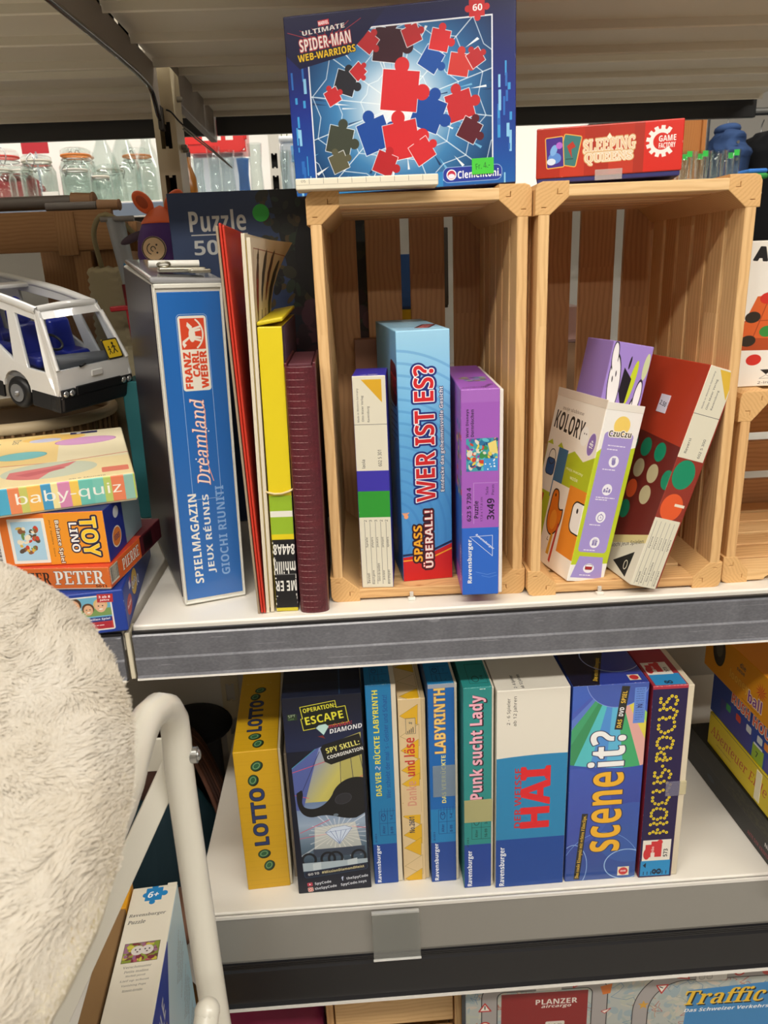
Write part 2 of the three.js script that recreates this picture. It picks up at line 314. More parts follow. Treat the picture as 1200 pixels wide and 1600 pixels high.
// a lidded box whose lid closes towards `open` (the tray shows there), front face at z = 0, left front bottom corner at the origin
function gameBox(label, { at, turn = 0, tilt = 0, pitch = 0, w, h, d, faces = {}, color = 0x888888, tray = 0xe5dcc8, open, gap = .004, name = 'game_box', category = 'game box', r = .0012 }) {
  const t = thing(name, label, category, at, turn); t.rotation.z = tilt; t.rotation.x = pitch;
  const lo = [0, 0, -d], hi = [w, h, 0];
  if (open) {
    const ax = 'xyz'.indexOf(open[1]), neg = open[0] === 'n', L = [...lo], H = [...hi], tl = lo.map((v, i) => v + (i === ax ? 0 : .0012)), th = hi.map((v, i) => v - (i === ax ? 0 : .0012));
    if (neg) L[ax] += gap; else H[ax] -= gap;
    if (neg) th[ax] -= .002; else tl[ax] += .002;
    part('lid', rb(...L, ...H, r, 2), facesOf(faces, color), t);
    part('tray', rb(...tl, ...th, .001, 2), M(tray), t, 'plain tray below the lid');
  } else part('carton', rb(...lo, ...hi, r, 2), facesOf(faces, color), t);
  return t;
}
function patch(t, name, x0, y0, x1, y1, z, m, label, th = .0004) { return part(name, rb(x0, y0, z - .0002, x1, y1, z + th, .0001), m, t, label); }

const navy = '#1b3f93';
function ravens(x, px, py, size, rot = -90, c = '#fff') { T(x, 'Ravensburger', px, py, size, { rot, col: c, f: 'sans-serif', sx: .92 }); }
function iconGrid(x, a, b, w, h, c, t1, t2) {       // small printed table with a pictogram
  x.strokeStyle = c; x.lineWidth = .45; for (const v of [0, .5, 1]) { x.beginPath(); x.moveTo(a, b + h * v); x.lineTo(a + w, b + h * v); x.stroke(); }
  x.beginPath(); x.moveTo(a, b); x.lineTo(a, b + h); x.moveTo(a + w * .5, b); x.lineTo(a + w * .5, b + h); x.stroke();
  oval(x, a + w * .25, b + h * .25, w * .14, h * .15, null, c, .8); poly(x, [[a + w * .12, b + h * .14], [a + w * .25, b + h * .22], [a + w * .38, b + h * .14]], null, c, .8, 1);
  T(x, 'Alter', a + w * .25, b + h * .93, h * .14, { rot: -90, col: c }); T(x, t1, a + w * .75, b + h * .95, h * .15, { rot: -90, col: c }); T(x, t2, a + w * .75, b + h * .38, h * .15, { rot: -90, col: c });
}

// --- lower shelf, left to right
function lottoArt(x, w, h) {
  x.globalAlpha = .12; for (let i = 0; i < 30; i++) rect(x, 0, rnd() * h, w, .3, '#6a4b00'); x.globalAlpha = 1;
  const coin = (a, b, r) => { oval(x, a + 1, b + .8, 6, 7.8, '#1a2a18', null, 0, r); oval(x, a, b, 5.4, 7.1, '#35663f', '#15241a', 1.1, r); oval(x, a, b, 3.2, 4.4, '#2c5f3a', '#9ec08a', .6, r); };
  coin(27, h * .104, 50); coin(21, h * .2, 20); coin(25, h * .735, 70); coin(30, h * .825, 30);
  F(x, 'LOTTO', 24, h * .465, h * .41, 18, { col: '#2b3a6a', st: '#10182e', sw: .7 });
}
const LY = -.3805;
gameBox('yellow lotto box with green number tokens on its spine, leftmost on the lower shelf', { at: [-.1181, LY, -.004], turn: R(3), w: .0546, h: .197, d: .28, color: 0xc99a14, tray: 0xcfc3a6, open: 'px', gap: .003,
  faces: { pz: print(54.6, 197, '#d3a418', lottoArt), py: print(54.6, 280, '#d3a418', (x, w, h) => { x.translate(0, h - 150); lottoArt(x, w, 165); }) } });
gameBox('plain pale inner box squeezed between the yellow lotto box and the dark spy box', { at: [-.0622, LY, -.02], turn: R(2), w: .0055, h: .18, d: .25, color: 0xa99a86, name: 'flat_box', category: 'box' });

const spyFace = print(89.5, 271, '#0d1226', (x, w, h) => {
  x.fillStyle = grad(x, 0, 0, 0, 60, '#0b0f22', '#1a2346'); x.fillRect(0, 0, w, 70);
  x.save(); x.beginPath(); x.moveTo(5, 92); x.lineTo(34, 68); x.lineTo(w - 3, 50); x.lineTo(w - 3, 232); x.lineTo(8, 240); x.closePath(); x.clip();
  x.fillStyle = grad(x, 0, 60, w, 120, '#4f5f9e', '#8d98c6', '#cfc56a', '#b5a94e'); x.fillRect(0, 40, w, 110);
  x.fillStyle = grad(x, 0, 140, 0, 235, '#6f86ad', '#9fb2c9', '#5d7386', '#2b3c4c'); x.fillRect(0, 140, w, 100);
  poly(x, [[4, 60], [40, 60], [14, 150], [4, 150]], '#5664a8'); poly(x, [[60, 48], [w, 48], [w, 140], [62, 110]], '#b9b062');
  for (let i = 0; i < 26; i++) { const a = i * .2416, l = 20 + rnd() * 38; poly(x, [[52, 186], [52 + Math.cos(a) * l, 186 + Math.sin(a) * l * .8], [52 + Math.cos(a + .05) * l, 186 + Math.sin(a + .05) * l * .8]], 'rgba(255,255,255,.5)'); }
  for (const [a, b, c2, d2] of [[4, 98, 50, 84], [4, 128, 22, 134], [8, 182, 44, 166], [6, 190, 40, 186], [70, 178, 90, 182], [66, 120, 90, 106]]) poly(x, [[a, b], [c2, d2]], null, '#e0566e', .8, 1);
  for (const [a, b, c2, d2] of [[8, 140, 38, 72], [62, 60, 60, 130], [72, 56, 76, 130], [80, 54, 90, 120]]) poly(x, [[a, b], [c2, d2]], null, '#23264a', .6, 1);
  poly(x, [[26, 176], [74, 172], [80, 206], [24, 208]], 'rgba(245,238,220,.6)', '#c9c6be', .5);
  poly(x, [[38, 184], [46, 178], [62, 176], [70, 180], [54, 202]], '#d7e3f5', '#7488b5', .5); for (const a of [44, 50, 57, 63]) poly(x, [[a, 182], [54, 201]], null, '#5f76ab', .5, 1); poly(x, [[38, 184], [70, 181]], null, '#7b90bf', .5, 1);
  x.fillStyle = '#17171a'; x.beginPath(); x.moveTo(w, 112); x.bezierCurveTo(70, 104, 54, 118, 50, 130); x.bezierCurveTo(40, 150, 24, 152, 16, 146); x.bezierCurveTo(10, 138, 18, 130, 14, 122); x.lineTo(8, 126); x.bezierCurveTo(6, 150, 14, 164, 30, 160); x.bezierCurveTo(48, 156, 58, 168, 76, 166); x.lineTo(w, 158); x.fill(); oval(x, 62, 138, 10, 7, '#2c2c32', '#3d3d46', .8, -20); oval(x, 52, 160, 3, 2, '#6d7c88');
  rect(x, 22, 207, 62, 12, '#3b4658'); for (const a of [10, 33, 42, 70]) { oval(x, a + 6, 222, 8, 9, null, '#12161f', 3); } rect(x, 4, 226, w, 12, '#aebdc6');
  poly(x, [[20, 228], [30, 226], [30, 240], [20, 240]], '#c8d3d8'); poly(x, [[62, 226], [74, 224], [74, 240], [62, 240]], '#c8d3d8');
  x.restore();
  poly(x, [[5, 92], [34, 68]], null, '#4aa0b8', .8, 1);
  x.save(); x.translate(20, 27); x.rotate(R(-8));
  poly(x, [[2, -14], [42, -14], [42, -5], [52, -5], [52, 16], [0, 16], [0, 1], [2, 1]], '#141a10', '#e6df3c', .9); T(x, 'OPERATION:', 4, -8.5, 7.4, { col: '#e9e23e', sx: .86 }); T(x, 'ESCAPE', 3, 5, 14, { col: '#e9e23e', sx: .92 });
  T(x, 'mission:', 28, 17, 7, { col: '#c93c40', it: 1 }); T(x, 'DIAMOND', 28, 24, 8, { col: '#f2f2f2', sx: .98, it: 1 });
  poly(x, [[14, 16], [18, 13], [26, 13], [29, 17], [21, 27]], '#bfe0dc', '#49676e', .5); poly(x, [[14, 27], [22, 32], [20, 27]], '#7a2c2c'); x.restore();
  rect(x, 5, 21, 11, 8, '#24361f'); T(x, 'SPY', 6, 24, 5, { col: '#9aa88b', rot: -8 }); T(x, 'CODE', 6, 28, 2.6, { col: '#6e8f5a', rot: -8 });
  x.save(); x.translate(43, 84); x.rotate(R(-13)); poly(x, [[0, -16], [4, -20], [48, -22], [48, 5], [6, 8], [0, 2]], '#151515'); T(x, 'SPY SKILL:', 5, -11, 9.5, { col: '#e9e27a', sx: .88 }); T(x, 'COORDINATION', 4, -2, 6.2, { col: '#f4f4f0', sx: .9 }); x.restore();
  x.save(); x.translate(10, 243); x.rotate(R(-5)); rrect(x, -1, -4, 77, 9, 3, '#161c33', '#2c4a66', .6); T(x, 'GO TO', 3, .5, 4.6, { col: '#e6e6e0' }); T(x, '#MissionDiamondHeist', 20, .5, 5, { col: '#e9dba0', sx: .93 });
  rrect(x, 0, 12.5, 6.5, 5.5, 1, '#b8384e'); poly(x, [[2.4, 13.8], [4.6, 15.2], [2.4, 16.6]], '#fff'); rrect(x, 0, 20, 6, 6, 1.2, '#d0605a', '#f1d0c0', .7); oval(x, 3, 23, 1.5, 1.5, null, '#fff', .6);
  T(x, 'SpyCode', 9, 15.5, 5, { col: '#dfe3ea' }); T(x, 'theSpyCode', 8, 23, 5, { col: '#dfe3ea', sx: .95 }); T(x, 'f', 42, 14.5, 8, { col: '#c9d4ef' }); T(x, 'theSpyCode', 48, 15, 5, { col: '#dfe3ea', sx: .95 }); T(x, 'SpyCode.toys', 40, 23, 5, { col: '#dfe3ea', sx: 1 }); x.restore();
});
gameBox('tall dark spy game carton with a laser room picture and yellow lettering', { at: [-.0557, LY, .0079], turn: R(1.2), w: .0885, h: .271, d: .16, color: 0x101526, faces: { pz: spyFace, py: print(89, 160, '#0d1120', (x, w, h) => { rect(x, 0, h - 30, w, 30, '#131a2f'); oval(x, 48, 70, 24, 16, '#2b3038', '#07080c', 4); rect(x, 64, 0, 1.5, h, '#24405e'); }) } });
patch(scene.children.at(-1), 'top_flap', .001, .2705, .0875, .2712, -.0008, col(0x161c33), 'thin folded flap edge', .0016);

function labSpine(second) {
  return print(34, 277, '#1c72ae', (x, w, h) => {
    rect(x, 0, 0, w, h, second ? '#1566b4' : '#1d7cb4'); rect(x, 0, h * .61, w, h * .18, second ? '#2182c0' : '#1d7cb4'); rect(x, 0, h * .785, w, h * .215, second ? '#234a9c' : '#1c479c');
    if (!second) {
      F(x, 'DAS VER', 12, h * .475, h * .12, 8, { col: '#efe04a' }); F(x, '2', 12, h * .395, 5, 7, { rot: -75, col: '#bfc2d0' }); F(x, 'RÜCKTE LABYRINTH', 11.5, h * .2, h * .35, 9.5, { col: '#efe04a' });
      F(x, 'Wer schiebt der mal`s - Geister und Schatz!', 25, h * .3, h * .5, 6.5, { b: 0, col: '#1a3f8c' });
    } else {
      F(x, 'DAS VERRÜCKTE', 18, h * .46, h * .24, 7, { col: '#efe07c' }); F(x, 'LABYRINTH', 15, h * .175, h * .31, 14, { col: '#f0cf78', st: '#c5741c', sw: .6 });
    }
    iconGrid(x, 11, h * .615, 22, h * .125, '#123a78', '8-99', '1-4'); for (let i = 0; i < 5; i++) lines(x, 14 + i * 4, h * .6, .6, 1, 1, 'rgba(15,50,110,.5)', 10); T(x, '26 430 0', 5, h * .775, 3.4, { rot: -90, col: '#123a78' });
    F(x, 'Ravensburger', 8, h * .89, h * .2, 7);
  }, { wear: second ? 3.2 : .8 });
}
const labTop = print(34, 200, '#1d7cb4', (x, w, h) => { iconGrid(x, 8, h - 26, 22, 22, '#12365e', '8', '1-4'); });
gameBox('blue maze game box with yellow lettering, next to the dark spy carton', { at: [.0371, LY, .0015], turn: R(1), w: .0347, h: .277, d: .3, color: 0x1d6fa8, open: 'px', gap: .0055, tray: 0xe3d8c0, faces: { pz: labSpine(false), py: labTop } });
const danke = gameBox('narrow cream game box with yellow triangles and faded red lettering', { at: [.0732, LY, -.0002], turn: R(1), w: .0315, h: .2555, d: .3, color: 0xdcc49c, open: 'px', gap: .0045, tray: 0xd8c096, name: 'game_box', faces: {
  pz: print(31.8, 255.5, '#e0c596', (x, w, h) => {
    for (let i = 0; i < 11; i++) { const y = h * (.03 + i * .09), d = i % 2; poly(x, d ? [[2, y + 18], [w - 4, y + 3], [w - 4, y + 32]] : [[w - 5, y], [2, y + 14], [w - 6, y + 27]], i === 1 || i === 9 ? null : (d && i > 7) ? '#e4c89c' : '#e6b321', '#8d7440', .3); }
    rect(x, 3, h * .46, w - 7, h * .16, '#dfc295'); F(x, 'Danke', 15, h * .5, h * .135, 14, { col: '#d99a80' }); F(x, 'und', 14, h * .363, h * .085, 14, { col: '#c8382f' }); F(x, 'läse', 14, h * .25, h * .1, 15, { col: '#c8382f' });
    F(x, 'No.2601', 14, h * .675, h * .09, 7.5, { col: '#2a3350' }); rect(x, 10, h * .1, 13, h * .08, '#dcc18f'); x.strokeStyle = '#4a4a52'; x.lineWidth = .5; x.strokeRect(10, h * .1, 13, h * .08); for (let i = 0; i < 4; i++) rect(x, 12 + i * 2.4, h * .165 - i * 1.6, 1, 3 + i * 1.5, '#333'); T(x, 'S', 16, h * .13, 6, { rot: -70, col: '#555' });
  }, { wear: 2.5 }), py: print(32, 200, '#e0c596', (x, w, h) => { for (let i = 0; i < 5; i++) poly(x, [[3, h - 4 - i * 22], [w - 3, h - 14 - i * 22], [w - 3, h + 6 - i * 22]], i % 2 ? '#e4c89c' : '#e6b321', '#8d7440', .3); }) } });
const lab2 = gameBox('worn dark blue maze game box with peeling tape and orange lettering', { at: [.1068, LY, .0049], turn: R(1), w: .0335, h: .275, d: .3, color: 0x17508e, open: 'px', gap: .003, tray: 0xd7cdb8, faces: { pz: labSpine(true), py: labTop } });
patch(lab2, 'tape_strip', .004, .125, .0305, .168, .0004, mat(0x9fb0b8, .35, { transparent: true, opacity: .38 }), 'yellowed clear tape');
patch(lab2, 'tape_strip', .0005, .27, .0305, .2752, .0003, mat(0xcfd4d6, .25, { transparent: true, opacity: .4 }), 'clear tape over the top edge');
const punk = gameBox('teal game box with pink bubble lettering and a beige tape patch', { at: [.1449, LY, .0178], turn: R(.6), w: .0348, h: .2755, d: .3, color: 0x2a8585, open: 'px', gap: .0022, tray: 0xddd5c4, faces: {
  pz: print(35, 275, '#2b8d8a', (x, w, h) => { rect(x, 0, h * .768, w, h * .232, '#21459a'); F(x, 'Punk sucht Lady', 18.6, h * .288, h * .5, 20, { col: '#31131f', st: '#31131f', sw: 1 }); F(x, 'Punk sucht Lady', 17.4, h * .286, h * .5, 20, { col: '#f3b3c4', st: '#d98aa4', sw: .25 }); iconGrid(x, 10, h * .62, 24, h * .12, '#11433f', '16-99', '3-6'); T(x, '27 218 3', 5, h * .78, 3.6, { rot: -90, col: '#11433f' }); F(x, 'Ravensburger', 8, h * .895, h * .19, 8); lines(x, 20, 2, 10, 1, 1, '#e6efe9', 1); }),
  py: print(35, 200, '#2b8d8a', (x, w, h) => { x.strokeStyle = '#11433f'; x.lineWidth = .5; x.strokeRect(10, h - 34, 22, 28); oval(x, 18, h - 12, 4, 4, null, '#11433f', 1); T(x, '3-6', 26, h - 10, 5, { rot: -90, col: '#11433f' }); }) } });
patch(punk, 'tape_strip', .0005, .0965, .0335, .1275, .0004, mat(0xc9c48c, .5, { transparent: true, opacity: .6 }), 'yellowed masking tape');
gameBox('wide white and blue game box with red block lettering, two to six players', { at: [.1819, LY, .021], turn: R(.6), w: .0828, h: .271, d: .3, color: 0xd9d3c4, faces: {
  pz: print(83, 271, '#e6e0d2', (x, w, h) => {
    x.fillStyle = '#2b86b8'; x.beginPath(); x.moveTo(0, h * .325); x.quadraticCurveTo(w * .5, h * .31, w, h * .315); x.lineTo(w, h); x.lineTo(0, h); x.fill(); rect(x, 0, h * .74, w, h * .26, '#1f4a9c');
    F(x, '2 - 6 Spieler', 14, h * .1, h * .125, 5, { b: 0, col: '#2a261f' }); F(x, 'ab 12 Jahren', 21, h * .1, h * .14, 4.6, { b: 0, col: '#2a261f' });
    F(x, 'DER WEISSE', 25.5, h * .53, h * .305, 8, { col: '#c4303a' }); F(x, 'HAI', 46, h * .53, h * .31, 33, { col: '#e0272e', st: '#e0272e', sw: .9 }); F(x, 'Ravensburger', 8.5, h * .885, h * .21, 8.4);
  }, { wear: .8 }), py: print(83, 300, '#e6e0d2', (x, w, h) => { T(x, '2 - 6 Spieler', 22, h - 4, 5, { rot: -90, col: '#3a362f' }); T(x, 'ab 12 Jahren', 30, h - 3, 5, { rot: -90, col: '#3a362f' }); }, { wear: .4 }) } });
gameBox('shiny blue film quiz box with rainbow disc print and yellow lettering', { at: [.2672, LY, .0195], turn: R(-.2), w: .0862, h: .27, d: .3, color: 0x1f3f96, faces: {
  pz: print(86, 270, '#2a55b4', (x, w, h) => {
    x.fillStyle = grad(x, 0, 0, w, h, '#3a62c4', '#2c4db0', '#2a3f9e', '#1f4f9a'); x.fillRect(0, 0, w, h);
    x.save(); x.beginPath(); x.moveTo(0, 0); x.lineTo(w, 0); x.lineTo(w, h * .4); x.bezierCurveTo(w * .7, h * .42, w * .3, h * .4, 0, h * .38); x.clip();
    const fan = ['#3f57b8', '#5878cc', '#3aa06c', '#2f8f5a', '#4fc0c8', '#4a8fd8', '#58b6dc', '#38a86a', '#e2a9a0', '#e0cf4a', '#9ad45c', '#3a62c4']; fan.forEach((f, i) => poly(x, [[w * .55, -10], [w * (-1.2 + i * .28), h * .5], [w * (-1.2 + (i + 1.1) * .28), h * .5]], f));
    oval(x, w * .6, h * -.02, w * .42, h * .13, '#3a57b0', '#7f97dc', .8); x.restore();
    x.globalAlpha = .35; oval(x, w * .1, h * .6, w * .5, h * .2, '#4a63c8'); oval(x, w * .9, h * .75, w * .5, h * .16, '#2f6fc0'); x.globalAlpha = 1;
    oval(x, w * .1, h * .92, w * .2, h * .12, null, '#8fb7e8', .9); oval(x, w * .85, h * .92, w * .3, h * .08, null, '#9fc6ea', 1.2); oval(x, w * .5, h * 1.0, w * .6, h * .26, null, '#6f9fe0', .6);
    F(x, 'scene', 46, h * .635, h * .42, 36, { col: '#f2b51e', st: '#2b2a50', sw: 1.3 }); F(x, 'it?', 42, h * .31, h * .18, 43, { col: '#f6f6f6', st: '#2b2a50', sw: 1.3 });
    x.save(); x.translate(54, h * .215); x.rotate(R(-84)); rect(x, -1, -4.5, 56, 9, '#14120e'); T(x, 'DAS ', 1, 0, 7, { col: '#f0c33a', sx: .88 }); T(x, 'DVD', 16, 0, 7, { col: '#fff', sx: .88 }); T(x, 'SPIEL', 33, 0, 7, { col: '#f0c33a', sx: .88 }); x.restore();
    x.save(); x.translate(14, h * .99); x.rotate(R(-86)); rect(x, 0, -3.5, 96, 7, '#14120e'); T(x, 'Das coole Kinoquiz mit echten Filmclips.', 2, 0, 5.2, { col: '#f0c33a', sx: .86, f: 'serif' }); x.restore();
    rect(x, 70, 6, 13, h * .17, '#5d86d8'); T(x, 'N', 77, h * .12, 7, { rot: -90, col: '#1c2a6a' }); lines(x, 72, 8, 9, 14, 3, '#1c2a6a', .4);
    rect(x, 64, h * .935, 14, 13, '#e8dcc0'); oval(x, 71, h * .96, 5.5, 5.5, '#cc2f34'); T(x, 'DVD', 71, h * .96, 3.4, { col: '#fff', al: 'center' });
  }, { rough: .2, coat: .8 }), py: print(86, 300, '#182a66', (x, w, h) => { rect(x, 0, 0, w, h, '#2a3f9e'); poly(x, [[0, h], [30, h], [52, h - 90], [20, h - 160], [0, h - 160]], '#14132a'); x.save(); x.translate(26, h - 6); x.rotate(R(-70)); rect(x, 0, -4, 110, 9, '#100e0c'); T(x, 'Das coole Kinoquiz', 3, .5, 6.5, { col: '#f0c33a', sx: .86, f: 'serif' }); x.restore(); oval(x, 60, h - 60, 34, 34, null, '#9fb6e8', 1.2); rect(x, 66, h - 18, 13, 12, '#e8dcc0'); oval(x, 72.5, h - 12, 5, 5, '#cc2f34'); }, { rough: .2, coat: .8 }) } });
function dots(x, s, px, py, size, sx) {             // lettering set as rows of little lamps
  const c = canvas(400, 60), q = c.getContext('2d'); q.font = 'bold 44px sans-serif'; q.textBaseline = 'middle'; q.fillStyle = '#fff'; let W = q.measureText(s).width; q.lineWidth = 1;
  const big = canvas(W * 2 + 20, 110), g = big.getContext('2d'); g.font = '88px sans-serif'; g.textBaseline = 'middle'; g.fillStyle = '#fff'; g.fillText(s, 8, 56);
  const d = g.getImageData(0, 0, big.width, big.height).data, at = [], on = (i, j) => i >= 0 && j >= 0 && i < big.width && j < big.height && d[(j * big.width + i) * 4 + 3] > 120;
  for (let j = 2; j < big.height; j += 2) for (let i = 2; i < big.width; i += 2) if (on(i, j) && !at.some(([a, b]) => (a - i) ** 2 + (b - j) ** 2 < 165)) at.push([i, j]);
  const k = size / 88; sx = sx / ((big.width - 14) * k); x.save(); x.translate(px, py); x.rotate(-Math.PI / 2); x.scale(sx, 1);
  for (const [i, j] of at) { oval(x, i * k, (j - 56) * k, 5.9 * k / sx, 5.9 * k, '#e8cf2a'); oval(x, i * k, (j - 56) * k, 1.9 * k, 1.9 * k, '#7d5a10'); } x.restore();
}
function jumboLogo(x, a, b, s) { rect(x, a, b, s, s * .86, '#e9e3d6'); x.fillStyle = '#cf3338'; x.fillRect(a + s * .1, b + s * .18, s * .58, s * .5); oval(x, a + s * .16, b + s * .55, s * .12, s * .22, '#cf3338'); rect(x, a + s * .3, b + s * .06, s * .34, s * .2, '#cf3338'); rect(x, a + s * .3, b + s * .5, s * .14, s * .22, '#e9e3d6'); oval(x, a + s * .6, b + s * .1, s * .1, s * .1, '#cf3338'); T(x, '573', a + s * .83, b + s * .7, s * .2, { rot: -90, col: '#1a1a1a' }); T(x, 'Jumbo', a + s * .36, b + s * .66, s * .13, { rot: -90, col: '#f0d8d0' }); }
const hocus = gameBox('dark purple game box with yellow light bulb lettering, red top', { at: [.3568, LY, .0217], turn: R(-.6), w: .0478, h: .265, d: .3, color: 0x8b2230, open: 'px', gap: .0072, tray: 0xd9cdb4, faces: {
  pz: print(44, 265, '#241747', (x, w, h) => { rect(x, 0, 0, w, 4, '#b03040'); dots(x, 'HOCUS·POCUS', 22, h * .772, 31, h * .752); jumboLogo(x, 3, h * .79, 37); rect(x, 2, h * .905, 39, h * .085, '#2b8fca'); T(x, '8', 24, h * .985, 17, { rot: -90, col: '#15223a' }); poly(x, [[5, h * .93], [9, h * .915], [9, h * .945]], '#15223a'); for (let i = 0; i < 7; i++) lines(x, 6 + i * 5, h * .965, 1, 1, 1, '#15223a', 5); }, { wear: 4 }),
  py: print(44, 300, '#a3303c', (x, w, h) => { rect(x, 4, h - 26, 38, 24, '#2b8fca'); jumboLogo(x, 4, h - 52, 32); T(x, '8', 22, h - 4, 14, { rot: -90, col: '#15223a' }); }, { wear: 3 }) } });
patch(hocus, 'tape_strip', .024, .118, .0405, .138, .0004, mat(0x8a86a0, .25, { transparent: true, opacity: .45 }), 'clear tape');
part('tape_wrap', rb(.0403, .119, -.028, .0484, .137, .0006, .0003), tapeM, hocus);

// price label holder hanging from the lower rail
{
  const t = thing('label_holder', 'clear plastic price label holder clipped on the lower shelf edge', 'label holder', [.059, LY - .034, .0485]); t.rotation.x = -.13;
  part('sheet', rb(-.028, -.028, 0, .028, .033, .0008, .0003), mat(0xd9dad6, .12, { transmission: .85, thickness: 0 }), t); part('top_fold', rb(-.028, .031, -.003, .028, .034, .0012, .0004), mat(0xe4e4e0, .15, { transmission: .5, thickness: 0 }), t); part('bottom_fold', rb(-.0285, -.0295, 0, .0285, -.0275, .003, .0006), mat(0xeeeeea, .2, { transmission: .4, thickness: 0 }), t);
}

// --- flat stack at the right end of the lower shelf; the left sides face the camera
{
  const side = (w, h, bg, f, o) => print(w, h, bg, f, o);
  gameBox('flat black game box with red lettering, bottom of the right hand stack', { at: [.522, LY, .06], turn: R(1.5), w: .26, h: .031, d: .26, color: 0x0d0d10, faces: { nx: side(260, 31, '#0c0c0f', (x, w, h) => { T(x, 'AKTE DER KRIMIS', 168, 21, 8, { col: '#8e2a3a', sx: .72 }); T(x, 'NR. 7', 205, 9, 8, { col: '#d8d8d8' }); rect(x, 232, 4, 22, 24, '#b02f3d'); oval(x, 70, 15, 10, 4, '#1c2c38'); }) } });
  gameBox('thin blackish green game box under the yellow box in the right stack', { at: [.5205, LY + .0312, .06], turn: R(1.5), w: .26, h: .028, d: .26, color: 0x14140f, faces: { nx: side(260, 28, '#15150f', (x) => { for (let i = 0; i < 120; i++) oval(x, 120 + rnd() * 130, 4 + rnd() * 20, 1 + rnd() * 3, .8 + rnd(), '#2b2a16'); }) } });
  const y = gameBox('bright yellow game box with red script lettering in the right stack', { at: [.5215, LY + .0594, .06], turn: R(.5), w: .25, h: .05, d: .215, color: 0xc9b41c, faces: { nx: side(215, 50, '#d3bd22', (x) => { T(x, 'Abenteuer Erde', 8, 23, 20, { col: '#b4402a', f: 'serif', it: 1, sx: .95, b: 0 }); lines(x, 26, 37, 60, 1, 4, '#8b6a1c', 1); rect(x, 0, 0, 215, 2, '#9b8a3a'); }) } });
  part('torn_tape', rb(-.0006, .004, -.09, .0002, .046, -.078, .0002), col(0xe6dfc0), y, 'pale torn sticker');
  gameBox('blue traffic jam game box with red and orange lettering in the right stack', { at: [.5235, LY + .1097, .06], turn: R(.5), w: .24, h: .064, d: .22, color: 0x1c3487, faces: { nx: side(220, 64, '#20409c', (x, w, h) => { rect(x, 26, 30, 80, 34, '#3c3f8e'); T(x, 'RUSH HOUR', 50, 14, 19, { col: '#e2573c', st: '#f3ead0', sw: 1, sx: .98 }); for (const [a, c] of [[40, '#3c9a5a'], [66, '#c9442e'], [92, '#cfd6dc'], [118, '#cfd6dc'], [134, '#e0892e']]) rrect(x, a, 30 - a * .03, 12, 10, 2, c); rect(x, 110, 42, 26, 22, '#8fb030'); rect(x, 112, 40, 20, 3, '#dfe6ea'); T(x, '7', 118, 54, 11, { col: '#1a2a1a' }); rect(x, 140, 44, 80, 20, '#4a4796'); poly(x, [[146, 40], [170, 34], [172, 38], [150, 46]], '#d86a2c'); }) } });
  gameBox('orange ball game box on top of the right hand stack', { at: [.518, LY + .1739, .06], turn: R(1), w: .25, h: .062, d: .235, color: 0xd98a12, faces: { nx: side(235, 62, '#dd9414', (x, w, h) => { oval(x, 36, 22, 15, 22, '#2e2a24', '#141414', 2); oval(x, 36, 18, 9, 14, '#5a5246'); T(x, 'looney', 66, 38, 16, { col: '#e8b23c', st: '#c98a2a', sw: .8, sx: .9 }); T(x, 'ball', 112, 45, 21, { col: '#7b2f8a', st: '#f0e6d6', sw: 1, sx: .9 }); for (let i = 0; i < 12; i++) { const a = i * .5236; poly(x, [[140, 25], [140 + 13 * Math.cos(a), 25 + 13 * Math.sin(a)], [140 + 6 * Math.cos(a + .26), 25 + 6 * Math.sin(a + .26)]], '#c8302e'); } T(x, 'die', 88, 15, 10, { col: '#4a4a52' }); T(x, 'neue', 82, 23, 8, { col: '#4a4a52' }); T(x, '12', 170, 20, 18, { col: '#c8302e' }); lines(x, 100, 56, 60, 1, 3, '#8a5a14', .8); }) } });
}
